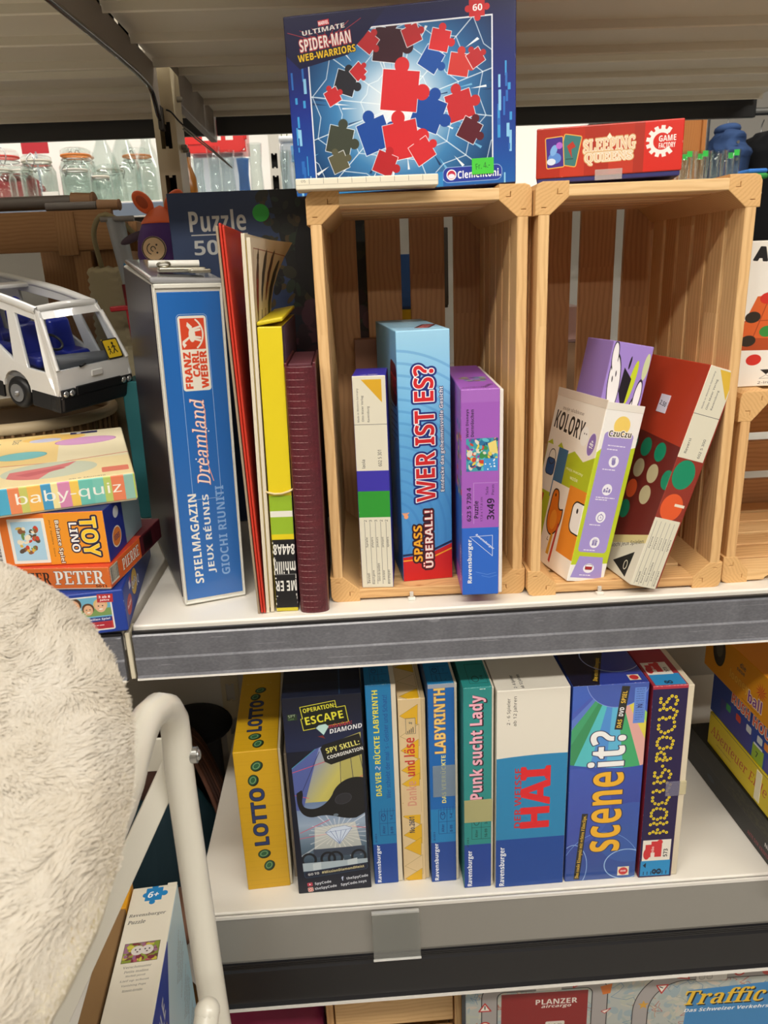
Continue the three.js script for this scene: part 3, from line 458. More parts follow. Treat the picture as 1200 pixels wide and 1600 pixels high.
// ---------------------------------------------------------------- upper shelf: case, folders, books
{
  const W = 63.6, H = 332;
  const spine = print(W, H, '#1f62ac', (x, w, h) => {
    rect(x, 0, 0, w, h, '#1e63b0'); 
    rrect(x, 17, 22, 31, 195, 4, null, '#cfd9e6', .35);
    rrect(x, 18, 23.5, 29, 76, 3, '#e9e2d2'); rect(x, 20.2, 26, 24.6, 31, '#d4482a');
    x.save(); x.translate(32.5, 41.5); x.rotate(R(-90)); x.fillStyle = '#e9e2d2'; x.strokeStyle = '#e9e2d2'; x.lineCap = 'round';
    oval(x, -1, -1, 7.2, 3.4, '#e9e2d2'); poly(x, [[-4, -3], [-9, -9], [-11, -7], [-12.5, -8.5], [-14, -10], [-10, -11.6], [-7, -11], [-2.4, -4]], '#e9e2d2'); poly(x, [[4, -3], [8, -6], [12, -5], [10, -3], [7, 0]], '#e9e2d2');
    x.lineWidth = 2.2; for (const a of [-6, -3.5, 3.5, 6]) { x.beginPath(); x.moveTo(a * .8, 0); x.lineTo(a * 1.15, 7.2); x.stroke(); } x.lineWidth = 1.7; x.beginPath(); x.arc(0, -8, 18.2, R(40), R(140)); x.stroke(); x.restore();
    F(x, 'FRANZ', 24.5, 78.4, 37, 7.2, { col: '#d4482a', st: '#d4482a', sw: .25 }); F(x, 'CARL', 33, 72, 26, 7, { col: '#d4482a', st: '#d4482a', sw: .25 }); F(x, 'WEBER', 41, 78, 38, 7, { col: '#d4482a', st: '#d4482a', sw: .25 });
    F(x, 'Dreamland', 30, 154, 92, 15, { f: 'serif', b: 0, it: .25, col: '#f0ddd0', st: '#d5684e', sw: .35 }); poly(x, [[41, 198], [36, 178], [38, 120], [34, 110]], null, '#e39a84', .9, 1); for (const [a, b] of [[24, 172], [26, 175], [38, 140], [40, 143], [37, 144]]) oval(x, a, b, .8, .8, '#efe4dc');
    F(x, 'SPIELMAGAZIN', 15.5, 262, 104, 9.5, { col: '#e6e2d6' }); F(x, 'JEUX RÉUNIS', 30, 258, 92, 11, { col: '#dfe0dc' }); F(x, 'GIOCHI RIUNITI', 46, 256, 104, 9.5, { col: '#7fa6d6' });
  }, { wear: .2, rough: .25, coat: .9, k: 4.5 });
  const t = thing('game_case', 'tall blue game compendium case with clear vinyl cover and metal clasp', 'game case', [-.1508, .001, -.0086], R(20)); t.rotation.z = R(-1.4);
  const body = new RoundedBoxGeometry(.0665, .329, .27, 2, .003); { const p = body.attributes.position; for (let i = 0; i < p.count; i++) if (p.getY(i) > .1) p.setY(i, p.getY(i) + .022 * (.135 - p.getZ(i)) / .27); } body.computeVertexNormals(); body.translate(.03325, .1665, -.135);
  part('shell', body, mat(0xd9d6cb, .35, { clearcoat: .4 }), t, 'white vinyl shell');
  part('spine_card', rb(.0035, .006, -.0006, .0635, .3235, .0006, .0006), [col(0x1e63b0), col(0x1e63b0), col(0x1e63b0), col(0x1e63b0), spine, col(0x1e63b0)], t, 'blue printed spine card');
  part('side_panel', (() => { const g = rb(-.0008, .008, -.266, .0004, .33, -.006, .0005), p = g.attributes.position; for (let i = 0; i < p.count; i++) if (p.getY(i) > .1) p.setY(i, p.getY(i) + .021 * -p.getZ(i) / .27); g.computeVertexNormals(); return g; })(), mat(0x2c2830, .3, { specularIntensity: .45 }), t, 'clear vinyl side, dark reflection put into its colour');  // clear vinyl side of the case; its dark reflection is painted as base colour
  for (const [a, b, c2, d2] of [[.0005, .0015, .0025, .331], [.0642, .0015, .0662, .331], [.0005, .0015, .0662, .0038], [.0005, .3268, .0662, .331]]) part('welt', rb(a, b, -.0015, c2, d2, .0022, .0009, 2), mat(0xdcdacf, .2, { clearcoat: .8 }), t, 'clear vinyl welt');
  const lid = part('lid_flap', (() => { const g = new RoundedBoxGeometry(.069, .006, .235, 3, .0025); const p = g.attributes.position; for (let i = 0; i < p.count; i++) { const z = p.getZ(i); p.setY(i, p.getY(i) + .021 * (.1175 - z) / .235 + .003 * Math.sin((z + .1) * 20) * (p.getX(i) > 0 ? 1 : .2)); } g.computeVertexNormals(); return g.translate(.0335, .335, -.119); })(), mat(0x8f8f90, .22, { clearcoat: 1, clearcoatRoughness: .08 }), t, 'grey vinyl top flap');
  const steel = mat(0xb9b4a4, .28, { metalness: .9 });
  const clasp = part('clasp', rb(.012, .3415, -.048, .058, .3465, -.03, .002, 2), steel, t, 'metal clasp');
  part('clasp_bar', cyl(.0035, .0035, .05, .03, .35, -.052, 'x'), mat(0xd6d4cc, .3), clasp); part('clasp_tongue', rb(.04, .3405, -.03, .06, .3445, -.014, .0015), steel, clasp); part('clasp_ring', new THREE.TorusGeometry(.006, .0012, 8, 18).rotateX(1.2).translate(.018, .349, -.038), steel, clasp);
}
{
  const t = thing('cardboard_folder', 'thin red cardboard folder leaning right of the blue case', 'folder', [-.0694, .0005, .0215], R(1)); t.rotation.z = R(.6);
  const red = mat(0xc8331f, .45, { clearcoat: .3 });
  part('cover', rb(0, 0, -.25, .0024, .379, 0, .0008), mat(0x9c8a72, .7), t, 'brown grey back cover'); part('cover', rb(.0032, .001, -.248, .0055, .381, .0006, .001), red, t, 'red cover'); part('cover', rb(.0059, .0005, -.246, .0082, .379, .0003, .001), red, t, 'red cover');
}
{
  const tools = print(150, 370, '#d8cdb6', (x, w, h) => {
    x.strokeStyle = '#8d4a3e'; x.lineWidth = .8; poly(x, [[w, 14], [8, 9], [8, 108]], null, '#8d4a3e', .8, 1); poly(x, [[0, 116], [w, 104]], null, '#4b4036', 1.2, 1); poly(x, [[0, 124], [w, 112]], null, '#8d4a3e', .7, 1);
    const tool = (a, c1, c2, kind) => { if (kind === 2) { oval(x, a, 50, 13, 31, c1, '#2f2622', 1); rect(x, a - 2.5, 80, 5, 16, c2); return; } oval(x, a, kind ? 34 : 48, 7.5, kind ? 24 : 30, c1, '#2f2622', .8); rect(x, a - 4, kind ? 18 : 14, 8, 22, c2); rect(x, a - 3, 66, 6, 34, kind ? c1 : c2); poly(x, [[a - 5, 18], [a, 8], [a + 5, 18]], c2); };
    tool(26, '#7d2f28', '#3d3632', 0); tool(58, '#3b4650', '#2f3338', 1); tool(90, '#7d2f28', '#27303a', 1); tool(127, '#333a3c', '#8a3b30', 2);
    T(x, 'Werkzeug', 20, 142, 17, { f: 'serif', col: '#463c33' });
  }, { wear: .6 });
  const t = thing('picture_folder', 'pair of cream cardboard folders with drawings of tools on the right cover', 'folder', [-.0607, .0005, .0195], R(0)); t.rotation.z = R(-1.4);
  const cream = mat(0xd9ceb6, .7);
  const fan = (x0, y0, x1, y1, k) => { const g = new THREE.BoxGeometry(x1 - x0, y1 - y0, .16, 1, 24, 10); faceUV(g); g.translate((x0 + x1) / 2, (y0 + y1) / 2, -.08); const p = g.attributes.position; for (let i = 0; i < p.count; i++) { const q = Math.max(0, (p.getY(i) + .001 - .29) / .085); p.setX(i, p.getX(i) - p.getZ(i) * k * q * q); } g.computeVertexNormals(); return g; };
  part('cover', fan(0, 0, .0032, .372, .05), cream, t); part('cover', fan(.0046, .001, .008, .3685, .2), [tools, cream, cream, cream, cream, cream], t, 'cover printed with red and blue tools');
  part('sheet', fan(.0036, .006, .0042, .366, .07), mat(0xb9a05a, .8), t);
}
{
  const spine = print(22.5, 297, '#dcc717', (x, w, h) => {
    rect(x, 0, 0, w, h, '#dfc91a'); rect(x, 0, h * .565, w, h * .14, '#93b52a'); rect(x, 0, h * .62, w, h * .022, '#e4e2d6'); rect(x, 0, h * .725, w, h * .275, '#17171a'); rect(x, 0, h * .985, w, h * .015, '#c9b92a');
    F(x, '844A8', 11.5, h * .762, 21, 12, { rot: 180, col: '#e8e6de' }); F(x, 'mhillh', 11.5, h * .83, 21, 14, { rot: 180, col: '#e8e6de' }); F(x, 'ME ER', 11.5, h * .90, 21, 12, { rot: 180, col: '#e8e6de' }); rect(x, 1, h * .855, w - 2, .8, '#777');
    for (let i = 0; i < 40; i++) rect(x, rnd() * 2 + (i % 2 ? w - 2 : 0), h * (.73 + rnd() * .27), .4 + rnd() * 1.2, 1 + rnd() * 3, '#d9d6cc');
  }, { wear: 1.2 });
  const t = thing('game_box', 'narrow yellow box with green bands and black foot, held by a rubber band', 'game box', [-.0506, .0005, .0185], R(0)); t.rotation.z = R(-1.15);
  const yel = col(0xcdb61a), side = mat(0x4a3a4e, .5);
  part('carton', rb(0, 0, -.2, .0232, .29, 0, .0012, 2), [side, yel, yel, yel, spine, yel], t);
  part('lid_flap', (() => { const g = new RoundedBoxGeometry(.0245, .004, .19, 2, .0015); const p = g.attributes.position; for (let i = 0; i < p.count; i++) p.setY(i, p.getY(i) + .004 * Math.sin((p.getX(i) + .012) * 60) - (p.getZ(i) > .06 ? .002 : 0)); g.computeVertexNormals(); return g.translate(.012, .2945, -.096); })(), mat(0xd2bd1c, .45), t, 'bulging yellow top flap');
  part('side_print', rb(.0229, .12, -.198, .0236, .288, -.02, .0003), mat(0x57405c, .5), t, 'dark violet side print');
  part('rubber_band', tube([[-.0012, .1305, .0012], [.0116, .1285, .0018], [.0246, .1325, .001], [.025, .131, -.1], [.0245, .13, -.2012], [0, .13, -.2012], [-.0014, .13, -.1]], .0012, 60, 6, true), mat(0xd9c48e, .6), t, 'tan rubber band');
}
{
  const t = thing('photo_album', 'maroon album with thin pale cross lines on its round spine, left of the crate', 'album', [-.0243, .0005, .0195], R(0)); t.rotation.z = R(-.55);
  const leather = pixelTex(256, 256, (u, v) => { const n = noise2(u * 60, v * 60, 60, 60), m = noise2(u * 8, v * 8, 8, 8); return [74 + 18 * n + 10 * m, 24 + 10 * n, 32 + 12 * n]; }, [.06, .06]);
  const lm = new THREE.MeshPhysicalMaterial({ map: leather, roughness: .35, clearcoat: .35, clearcoatRoughness: .3 });
  const pts = []; for (let i = 0; i <= 10; i++) { const a = Math.PI * i / 10; pts.push([.0141 - .0141 * Math.cos(a), .006 * Math.sin(a)]); } pts.push([.0282, -.115], [0, -.115]);
  const g = extrude(pts.map(([x, z]) => [x, z]), .252, .0006); g.rotateX(-Math.PI / 2); g.scale(1, 1, -1); g.rotateX(0); { const ix = g.attributes.position; const flip = []; for (let i = 0; i < ix.count; i += 3) flip.push(i, i + 2, i + 1); g.setIndex(flip); g.computeVertexNormals(); }
  part('binding', metricUV(g.toNonIndexed(), 'y'), lm, t);
  part('cover', rb(-.0008, -.0004, -.116, .0022, .256, .0005, .001, 2), lm, t); part('cover', rb(.026, -.0004, -.116, .029, .256, .0005, .001, 2), lm, t);
  part('page_block', rb(.003, .002, -.114, .025, .2545, -.004, .0008), mat(0x5a2a34, .6), t);
  const line = tube(pts.slice(0, 9).map(([x, z]) => [x * .98, 0, z + .0003]), .00035, 16, 4), lw = mat(0xc9a3a0, .4);
  for (let i = 0; i < 37; i++) { const m = part('cross_line', line, lw, t); m.position.y = .006 + i * .0067; }
}

// ---------------------------------------------------------------- inside the crates
const CY = .0132;                                   // on the crate bottom slats
{
  const W = 30, H = 227;
  const face = print(W, H, '#dcd6c2', (x, w, h) => {
    poly(x, [[8, 4], [26, 4], [26, 27]], '#d6a528'); rect(x, 0, h * .215, w, .4, '#333'); rect(x, 0, h * .427, w, h * .1, '#3a31a4'); rect(x, 0, h * .523, w, h * .125, '#2c9430');
    F(x, 'Otto Maier Verlag', 8.5, h * .145, h * .115, 2.6, { b: 0, col: '#2b2b2b' }); F(x, 'Ravensburg', 13.5, h * .17, h * .07, 2.6, { b: 0, col: '#2b2b2b' }); F(x, 'Made in Western-Germany', 4.5, h * .13, h * .15, 2, { b: 0, col: '#3b3b3b' });
    F(x, 'laola', 7, h * .395, h * .04, 3, { b: 0, col: '#222' }); F(x, '602 5 301', 22, h * .37, h * .075, 3.2, { b: 0, col: '#222' });
    ['Spiele', 'players', 'joueurs', 'partecipanti', 'spelers'].forEach((s, i) => { rect(x, 5 + i * 5, h * .67, .3, h * .31, '#555'); F(x, s, 6.8 + i * 4.9, h * .77, h * .05, 2.4, { b: 0, col: '#222' }); F(x, ['Bestell', 'Board game', 'Gioco da tavoliere', 'Jeu de damier', 'Bordspel'][i], 6.8 + i * 4.9, h * (.95 - [0, .005, .03, .015, .005][i]), h * (.05 + .02 * (i % 3)), 2.4, { b: 0, col: '#222' }); F(x, ['2', '3', '3', '2', '2'][i], 6 + i * 4.9, h * .665, 2, 2.4, { b: 0, col: '#222' }); });
  }, { wear: .8, k: 5 });
  gameBox('narrow cream game box with violet and green bands, left in the left pine crate', { at: [.0405, CY, -.001], turn: R(-5.5), w: .0335, h: .2255, d: .055, color: 0x372f9c, open: 'px', gap: .0001, tray: 0x2e2a86, faces: { pz: face, px: 0x3a31a4, py: print(33, 190, '#3a31a4', (x, w, h) => {  F(x, 'NG', 20, h - 20, 14, 10, { col: '#d9d4cf' }); F(x, 'LA', 11, h - 17, 12, 6, { col: '#cfc6e8' }); }) } });
  gameBox('small brown box at the back left of the left pine crate', { at: [.047, CY, -.195], turn: R(0), w: .032, h: .243, d: .022, color: 0x8a5e44, name: 'small_box', category: 'box' });
}
{
  const waves = (x, w, h, c) => { x.save(); for (let i = 0; i < 16; i++) oval(x, w * -.15, h * .80, 10 + i * 9, 14 + i * 12, null, c, 2.6); x.restore(); };
  const face = print(54, 266, '#6fb4e2', (x, w, h) => {
    x.fillStyle = grad(x, 0, 0, 0, h, '#9fd2ee', '#6fb6e4', '#4f98d4', '#3f86c8'); x.fillRect(0, 0, w, h); x.globalAlpha = .3; waves(x, w, h, '#3a7cc4'); x.globalAlpha = 1;
    rect(x, 0, h * .905, w, h * .1, '#cc1f22'); poly(x, [[w, h * .845], [w * .55, h * .885], [0, h * .895], [0, h * 1], [w, h]], '#cc1f22'); poly(x, [[w, h * .838], [w * .5, h * .88], [0, h * .886]], null, '#1c2550', 2.4, 1); poly(x, [[w, h * .868], [w * .55, h * .906], [0, h * .91]], null, '#f0a32a', 1.6, 1);
    F(x, 'WER IST ES?', 26.5, h * .397, h * .535, 21, { col: '#1d2c78', st: '#1d2c78', sw: 3.2 }); F(x, 'WER IST ES?', 26.5, h * .397, h * .535, 21, { col: '#d4262a', st: '#f4f4f4', sw: 1.1 });
    F(x, 'Entdecke das geheimnisvolle Gesicht', 45, h * .42, h * .415, 5, { col: '#f4f4f6', st: '#1d2c5e', sw: .5 });
    F(x, 'SPASS', 17, h * .84, h * .155, 9, { col: '#2b1320', st: '#2b1320', sw: 1.8 }); F(x, 'ÜBERALL!', 27.5, h * .825, h * .245, 11, { col: '#3a1320', st: '#3a1320', sw: 2.2 }); F(x, 'SPASS', 17, h * .84, h * .155, 9, { col: '#f0b42c', st: '#c4501e', sw: .3 }); F(x, 'ÜBERALL!', 27.5, h * .825, h * .245, 11, { col: '#f4ece4', st: '#c02028', sw: .5 });
    for (let i = 0; i < 5; i++) poly(x, [[4, h * .72], [1 + i * 1.8, h * .705]], null, '#f0a070', 1, 1); oval(x, 5, h * .722, 2.4, 2.4, '#f0a070');
  }, { wear: .5, k: 4.5 });
  const left = print(160, 266, '#3f7fbe', (x, w, h) => { x.fillStyle = grad(x, 0, 0, 0, h, '#7fbfe4', '#3f7fbe'); x.fillRect(0, 0, w, h); x.save(); x.translate(118, 52); x.rotate(R(6)); rrect(x, -6, -22, 46, 44, 12, '#5a1016'); F(x, 'TRAVEL', 18, 0, 38, 18, { rot: 0, col: '#d7363a', st: '#2b0a0e', sw: .8 }); x.restore(); lines(x, 108, 78, 44, 6, 7, '#23477e', 1.4); });
  gameBox('light blue guessing game carton with big red lettering, middle of the left pine crate', { at: [.0856, CY, -.0112], turn: R(4.5), w: .0543, h: .2655, d: .16, color: 0x4f94cf, faces: { pz: face, nx: left, py: print(54, 160, '#9fd2ee', (x, w, h) => { lines(x, 4, h - 40, 26, 9, 4, '#45709c', .8); x.save(); x.translate(30, h - 30); x.rotate(R(-70)); rrect(x, -6, -6, 52, 16, 4, '#5a1620'); F(x, 'WER IST ES?', 20, 2, 46, 9, { rot: 0, col: '#d4262a', st: '#f4e4e4', sw: .4 }); x.restore(); }) } });
}
{
  const face = print(37.6, 212, '#9a55b4', (x, w, h) => {
    rect(x, 0, 0, w, h * .66, '#a05cba'); rect(x, 0, 0, w, h * .06, '#a768bf'); rect(x, 0, h * .655, w, h * .345, '#2b66c8');
    F(x, 'Walt Disneys', 6.5, h * .155, h * .13, 3.2, { col: '#1c1424' }); F(x, 'Dornröschen', 11, h * .155, h * .125, 3.2, { col: '#1c1424' });
    x.save(); x.beginPath(); x.rect(5, h * .225, 31, h * .155); x.clip(); rect(x, 0, 0, w, h, '#3f9aa8'); for (let i = 0; i < 90; i++) { const a = 5 + rnd() * 31, b = h * (.225 + rnd() * .155); oval(x, a, b, 1 + rnd() * 3, .8 + rnd() * 2, ['#2b6f9a', '#5cb8c8', '#c8402e', '#3c8a4a', '#8a3fa0', '#e0c84a', '#d9d2c0', '#1f4f7a'][i % 8], null, 0, rnd() * 180); } poly(x, [[26, h * .25], [34, h * .235], [36, h * .3], [28, h * .29]], '#e6d27a'); rect(x, 22, h * .32, 14, h * .06, '#3f8fd0'); for (let i = 0; i < 10; i++) oval(x, 23 + rnd() * 12, h * (.325 + rnd() * .05), .7, .7, '#f2f2f2'); x.restore();
    rect(x, 12, h * .435, 24, .4, '#c39ad0'); rect(x, 12, h * .435, .4, h * .2, '#c39ad0');
    F(x, '623 5 730 4', 7.5, h * .54, h * .165, 4.2, { col: '#231430' }); F(x, 'Puzzle', 14.5, h * .565, h * .085, 4.6, { col: '#231430' }); F(x, '17,8 x 17,8 cm', 20, h * .565, h * .12, 2.6, { b: 0, col: '#3a2146' }); F(x, '3x49', 29, h * .565, h * .105, 7.4, { col: '#231430' }); F(x, 'Teile', 25.5, h * .475, h * .04, 2.8, { b: 0, col: '#231430' }); F(x, 'Pieces', 31, h * .47, h * .05, 2.8, { b: 0, col: '#231430' });
    F(x, 'Ravensburger', 8.5, h * .825, h * .225, 5.6, { col: '#f2efe8' }); poly(x, [[8, h * .7], [31, h * .695], [31, h * .8]], null, '#d8dcea', .5); x.save(); x.translate(20.5, h * .728); x.rotate(R(42)); F(x, 'Ravensburger', 2, -2, 24, 3, { rot: 0, col: '#e8e6f0', it: .2 }); x.restore();
    poly(x, [[20, h * .9], [28, h * .91], [36, h * .9]], null, '#6f98dc', .4, 1); poly(x, [[14, h * .88], [26, h * .895], [35, h * .885]], null, '#6f98dc', .4, 1);
  }, { wear: 1, k: 5 });
  gameBox('small purple and blue puzzle box with white right edge, right in the left pine crate', { at: [.1427, CY, .0327], turn: R(-2.5), w: .0412, h: .2125, d: .175, color: 0x8e4ca6, open: 'px', gap: .0036, tray: 0xe7dfd6, faces: { pz: face, nx: print(175, 212, '#a05cba', (x, w, h) => { rect(x, w - 60, h * .5, 60, h * .4, '#2b58b4'); for (let i = 0; i < 40; i++) oval(x, w - rnd() * 40, 30 + rnd() * 80, 4, 3, ['#c8402e', '#3c8a4a', '#d9b04a', '#2b6f9a'][i % 4]); F(x, 'Ravensburger', w - 12, h * .85, 40, 6); }), py: print(41, 175, '#a05cba', (x, w, h) => { F(x, '3x49', 30, h - 18, 24, 6, { col: '#231430', rot: -60 }); F(x, '623 5 730 4', 22, h - 12, 18, 3, { rot: -20, col: '#231430' }); F(x, 'Puzzle', 10, h - 12, 14, 3, { rot: -20, col: '#231430' }); for (let i = 0; i < 24; i++) oval(x, 8 + rnd() * 26, h - 50 - rnd() * 30, 4, 3, ['#5a8a9a', '#8a7a5a', '#5a4a7a', '#9aa08a'][i % 4]); }) } });
}
{
  // tall toy card carton leaning right, its sleeve open at the top with an inner tray pushed out
  const spine = print(47.5, 190, '#e9e4ea', (x, w, h) => {
    rect(x, 0, 0, w, h, '#efece6'); poly(x, [[0, h * .25], [6, h * .22], [10, h * .26], [w, h * .2], [w, h * .88], [0, h * .9]], '#bccb2a'); rrect(x, 5, h * .13, w - 11, h * .69, 4, '#a493d2'); poly(x, [[9, h * .845], [w - 8, h * .845], [w - 4, h * .975], [3, h * .975]], '#a493d2');
    oval(x, 24, h * .09, 10, 10, '#f0cf6a'); F(x, 'CzuCzu', 24, h * .135, 28, 6.4, { rot: -2, col: '#2e2420', st: '#f4efe2', sw: .9 });
    lines(x, 12, h * .2, 22, 2, 4, '#e6dff2', 1.1);
    [[.29, 0], [.45, 1], [.61, 2], [.76, 3]].forEach(([b, k]) => { oval(x, 24, h * b, 6.2, 6.2, '#f1eef6'); const c = '#8a7fb4'; if (k === 0) { oval(x, 24, h * b + 1, 2.4, 3, c); for (let i = -1; i < 3; i++) rect(x, 22.4 + i * 1.2, h * b - 4, .9, 4, c); } if (k === 1) for (let i = -1; i < 2; i++) { oval(x, 24 + i * 3.2, h * b - 1.4 * (i === 0), 1.1, 1.1, c); rect(x, 22.6 + i * 3.2, h * b + .6, 2.6, 2.4, c); } if (k === 2) { oval(x, 24, h * b + .6, 3.4, 3.4, null, c, .8); rect(x, 23.5, h * b - 4, 1, 1.6, c); poly(x, [[24, h * b - 1], [24, h * b + .8], [25.4, h * b + .8]], null, c, .6, 1); } if (k === 3) { rect(x, 21, h * b - .6, 6, 4, c); rect(x, 20.6, h * b - 2.2, 6.8, 1.4, c); oval(x, 22.8, h * b - 3, 1.2, .8, null, c, .5); oval(x, 25.2, h * b - 3, 1.2, .8, null, c, .5); rect(x, 23.7, h * b - 2, .6, 5.4, '#f1eef6'); } lines(x, 12, h * b + 8.4, 24, k === 1 ? 2 : 1, 2.4, '#efeaf6', 1); });
    oval(x, 24, h * .915, 7, 5.4, '#f1eef6'); rect(x, 19.5, h * .905, 9, 3.6, '#a32026'); rrect(x, 19.5, h * .893, 9, 5.8, 1.6, null, '#5a4a4a', .4); lines(x, 14, h * .955, 20, 1, 2, '#efeaf6', 1);
  }, { k: 5, wear: 1 });
  const left = print(100, 200, '#efe8da', (x, w, h) => {
    rect(x, 0, 0, w, h, '#f0e9dc'); poly(x, [[0, h * .3], [10, h * .27], [18, h * .33], [30, h * .27], [44, h * .33], [60, h * .29], [80, h * .33], [w, h * .28], [w, h * .85], [80, h * .86], [60, h * .9], [40, h * .86], [20, h * .92], [0, h * .86]], '#b2c028');
    F(x, 'moje ulubione', 40, h * .075, 44, 5, { rot: 0, b: 0, f: 'serif', col: '#6b5a4a' }); F(x, 'KOLORY', 38, h * .155, 62, 22, { rot: 4, col: '#2e2a26', st: '#f4efe2', sw: 1.2 }); oval(x, 72, h * .19, 8, 11, '#f2f0ea'); oval(x, 71, h * .175, .8, .9, '#333'); oval(x, 75, h * .175, .8, .9, '#333'); oval(x, 88, h * .22, 7, 13, '#8d73b8', '#efe6f4', .8, 8); F(x, '18+', 88, h * .22, 10, 7, { rot: -80 });
    F(x, 'mają znaczny', 68, h * .4, 34, 4, { rot: 0, b: 0, col: '#eef0d8' }); F(x, 'WZÓR', 70, h * .44, 16, 4, { rot: 0, b: 0, col: '#eef0d8' });
    rect(x, 2, h * .3, 26, h * .28, '#ece6da'); rrect(x, 8, h * .38, 18, h * .1, 5, '#27548a', '#1c1c1c', 1); oval(x, 17, h * .37, 7, 9, null, '#1c1c1c', 1); rect(x, 28, h * .3, 20, h * .3, '#3f6f96'); rect(x, 0, h * .6, 16, h * .26, '#b5301e'); rect(x, 0, h * .68, 6, h * .1, '#3a7a3a');
    rect(x, 30, h * .5, 42, h * .42, '#efe9df'); rect(x, 66, h * .48, 34, h * .4, '#e28a2a'); x.beginPath(); x.moveTo(62, h * .635); x.bezierCurveTo(46, h * .68, 54, h * .55, 44, h * .54); x.bezierCurveTo(32, h * .53, 36, h * .62, 34, h * .68); x.bezierCurveTo(32, h * .8, 46, h * .83, 52, h * .8); x.bezierCurveTo(62, h * .76, 64, h * .7, 62, h * .635); x.fillStyle = '#e07a1e'; x.fill(); x.strokeStyle = '#1d1a18'; x.lineWidth = 1.6; x.stroke(); oval(x, 42, h * .575, 1.3, 2, '#1d1a18'); oval(x, 47, h * .72, 7, 12, '#ee9a34'); poly(x, [[44, h * .83], [43, h * .85], [46, h * .85]], null, '#333', .8, 1);
    rrect(x, 80, h * .55, 30, h * .18, 9, '#f2f0ea', '#1d1a18', 1.6); oval(x, 90, h * .6, 1.8, 3, '#1d1a18'); poly(x, [[54, h * .96], [58, h * .72], [61, h * .73], [58, h * .97]], '#c23a28'); poly(x, [[46, h * .93], [49, h * .8], [53, h * .8], [52, h * .93]], '#d9a32a');
  }, { k: 5, wear: 1 });
  const t = thing('game_carton', 'white and purple picture card carton leaning right in the middle pine crate', 'game carton', [.2565, CY + .002, .0165], R(13)); t.rotation.z = R(-11.6);
  part('sleeve', rb(0, 0, -.1, .0445, .186, 0, .0012, 2), [col(0xdedad2), left, col(0xe6e1d6), col(0xe6e1d6), spine, col(0xdedad2)], t);
  part('torn_edge', rb(.0005, .184, -.0012, .044, .1915, .0002, .0003), col(0xe6e1d6), t, 'torn white top edge'); part('torn_edge', rb(-.0002, .184, -.1, .001, .193, 0, .0003), col(0xe2d6c6), t, 'torn top edge of the side');
  const ins = print(90, 80, '#9a7fc8', (x, w, h) => { x.fillStyle = '#a085cf'; x.fillRect(0, 0, w, h); const ghost = (a, b, s, r) => { x.save(); x.translate(a, b); x.rotate(R(r)); x.scale(s, s); oval(x, 0, 6, 11, 16, '#eeeaea', '#2b2430', 1.4); oval(x, 0, -10, 6, 8, '#eeeaea', '#2b2430', 1.2); oval(x, 0, -2, 5, 6, '#eeeaea'); oval(x, -3, 2, 1, 1.8, '#2b2430'); oval(x, 3, 2, 1, 1.8, '#2b2430'); x.restore(); }; ghost(16, 18, 1.1, -30); ghost(74, 42, 1.25, 14); oval(x, 30, 46, 7, 10, '#efe9ea', null, 0, 20); oval(x, 58, 22, 6, 14, '#c2cf2a', null, 0, 25); oval(x, 44, 66, 6, 9, '#7fd0cc', null, 0, 20); oval(x, 82, 12, 6, 8, '#c9d0a0', null, 0, 20); oval(x, 10, 66, 7, 14, '#e8843a', null, 0, 10); oval(x, 64, 74, 6, 6, '#e8843a'); oval(x, 88, 62, 6, 10, '#7fb8dc'); poly(x, [[36, 14], [56, 20], [52, 34], [44, 36], [34, 28]], '#1d1520'); oval(x, 46, 11, 2, 4, '#1d1520', null, 0, 20); }, { k: 5 });
  const k = part('inner_tray', rb(.001, .1, -.078, .045, .2385, -.012, .001), [col(0x6b5346), col(0xa085cf), col(0x9a80c8), col(0xa085cf), ins, col(0x8a6f9a)], t, 'purple inner tray with white cartoon shapes'); k.rotation.y = R(-8); k.position.set(.0, .012, -.006);
}
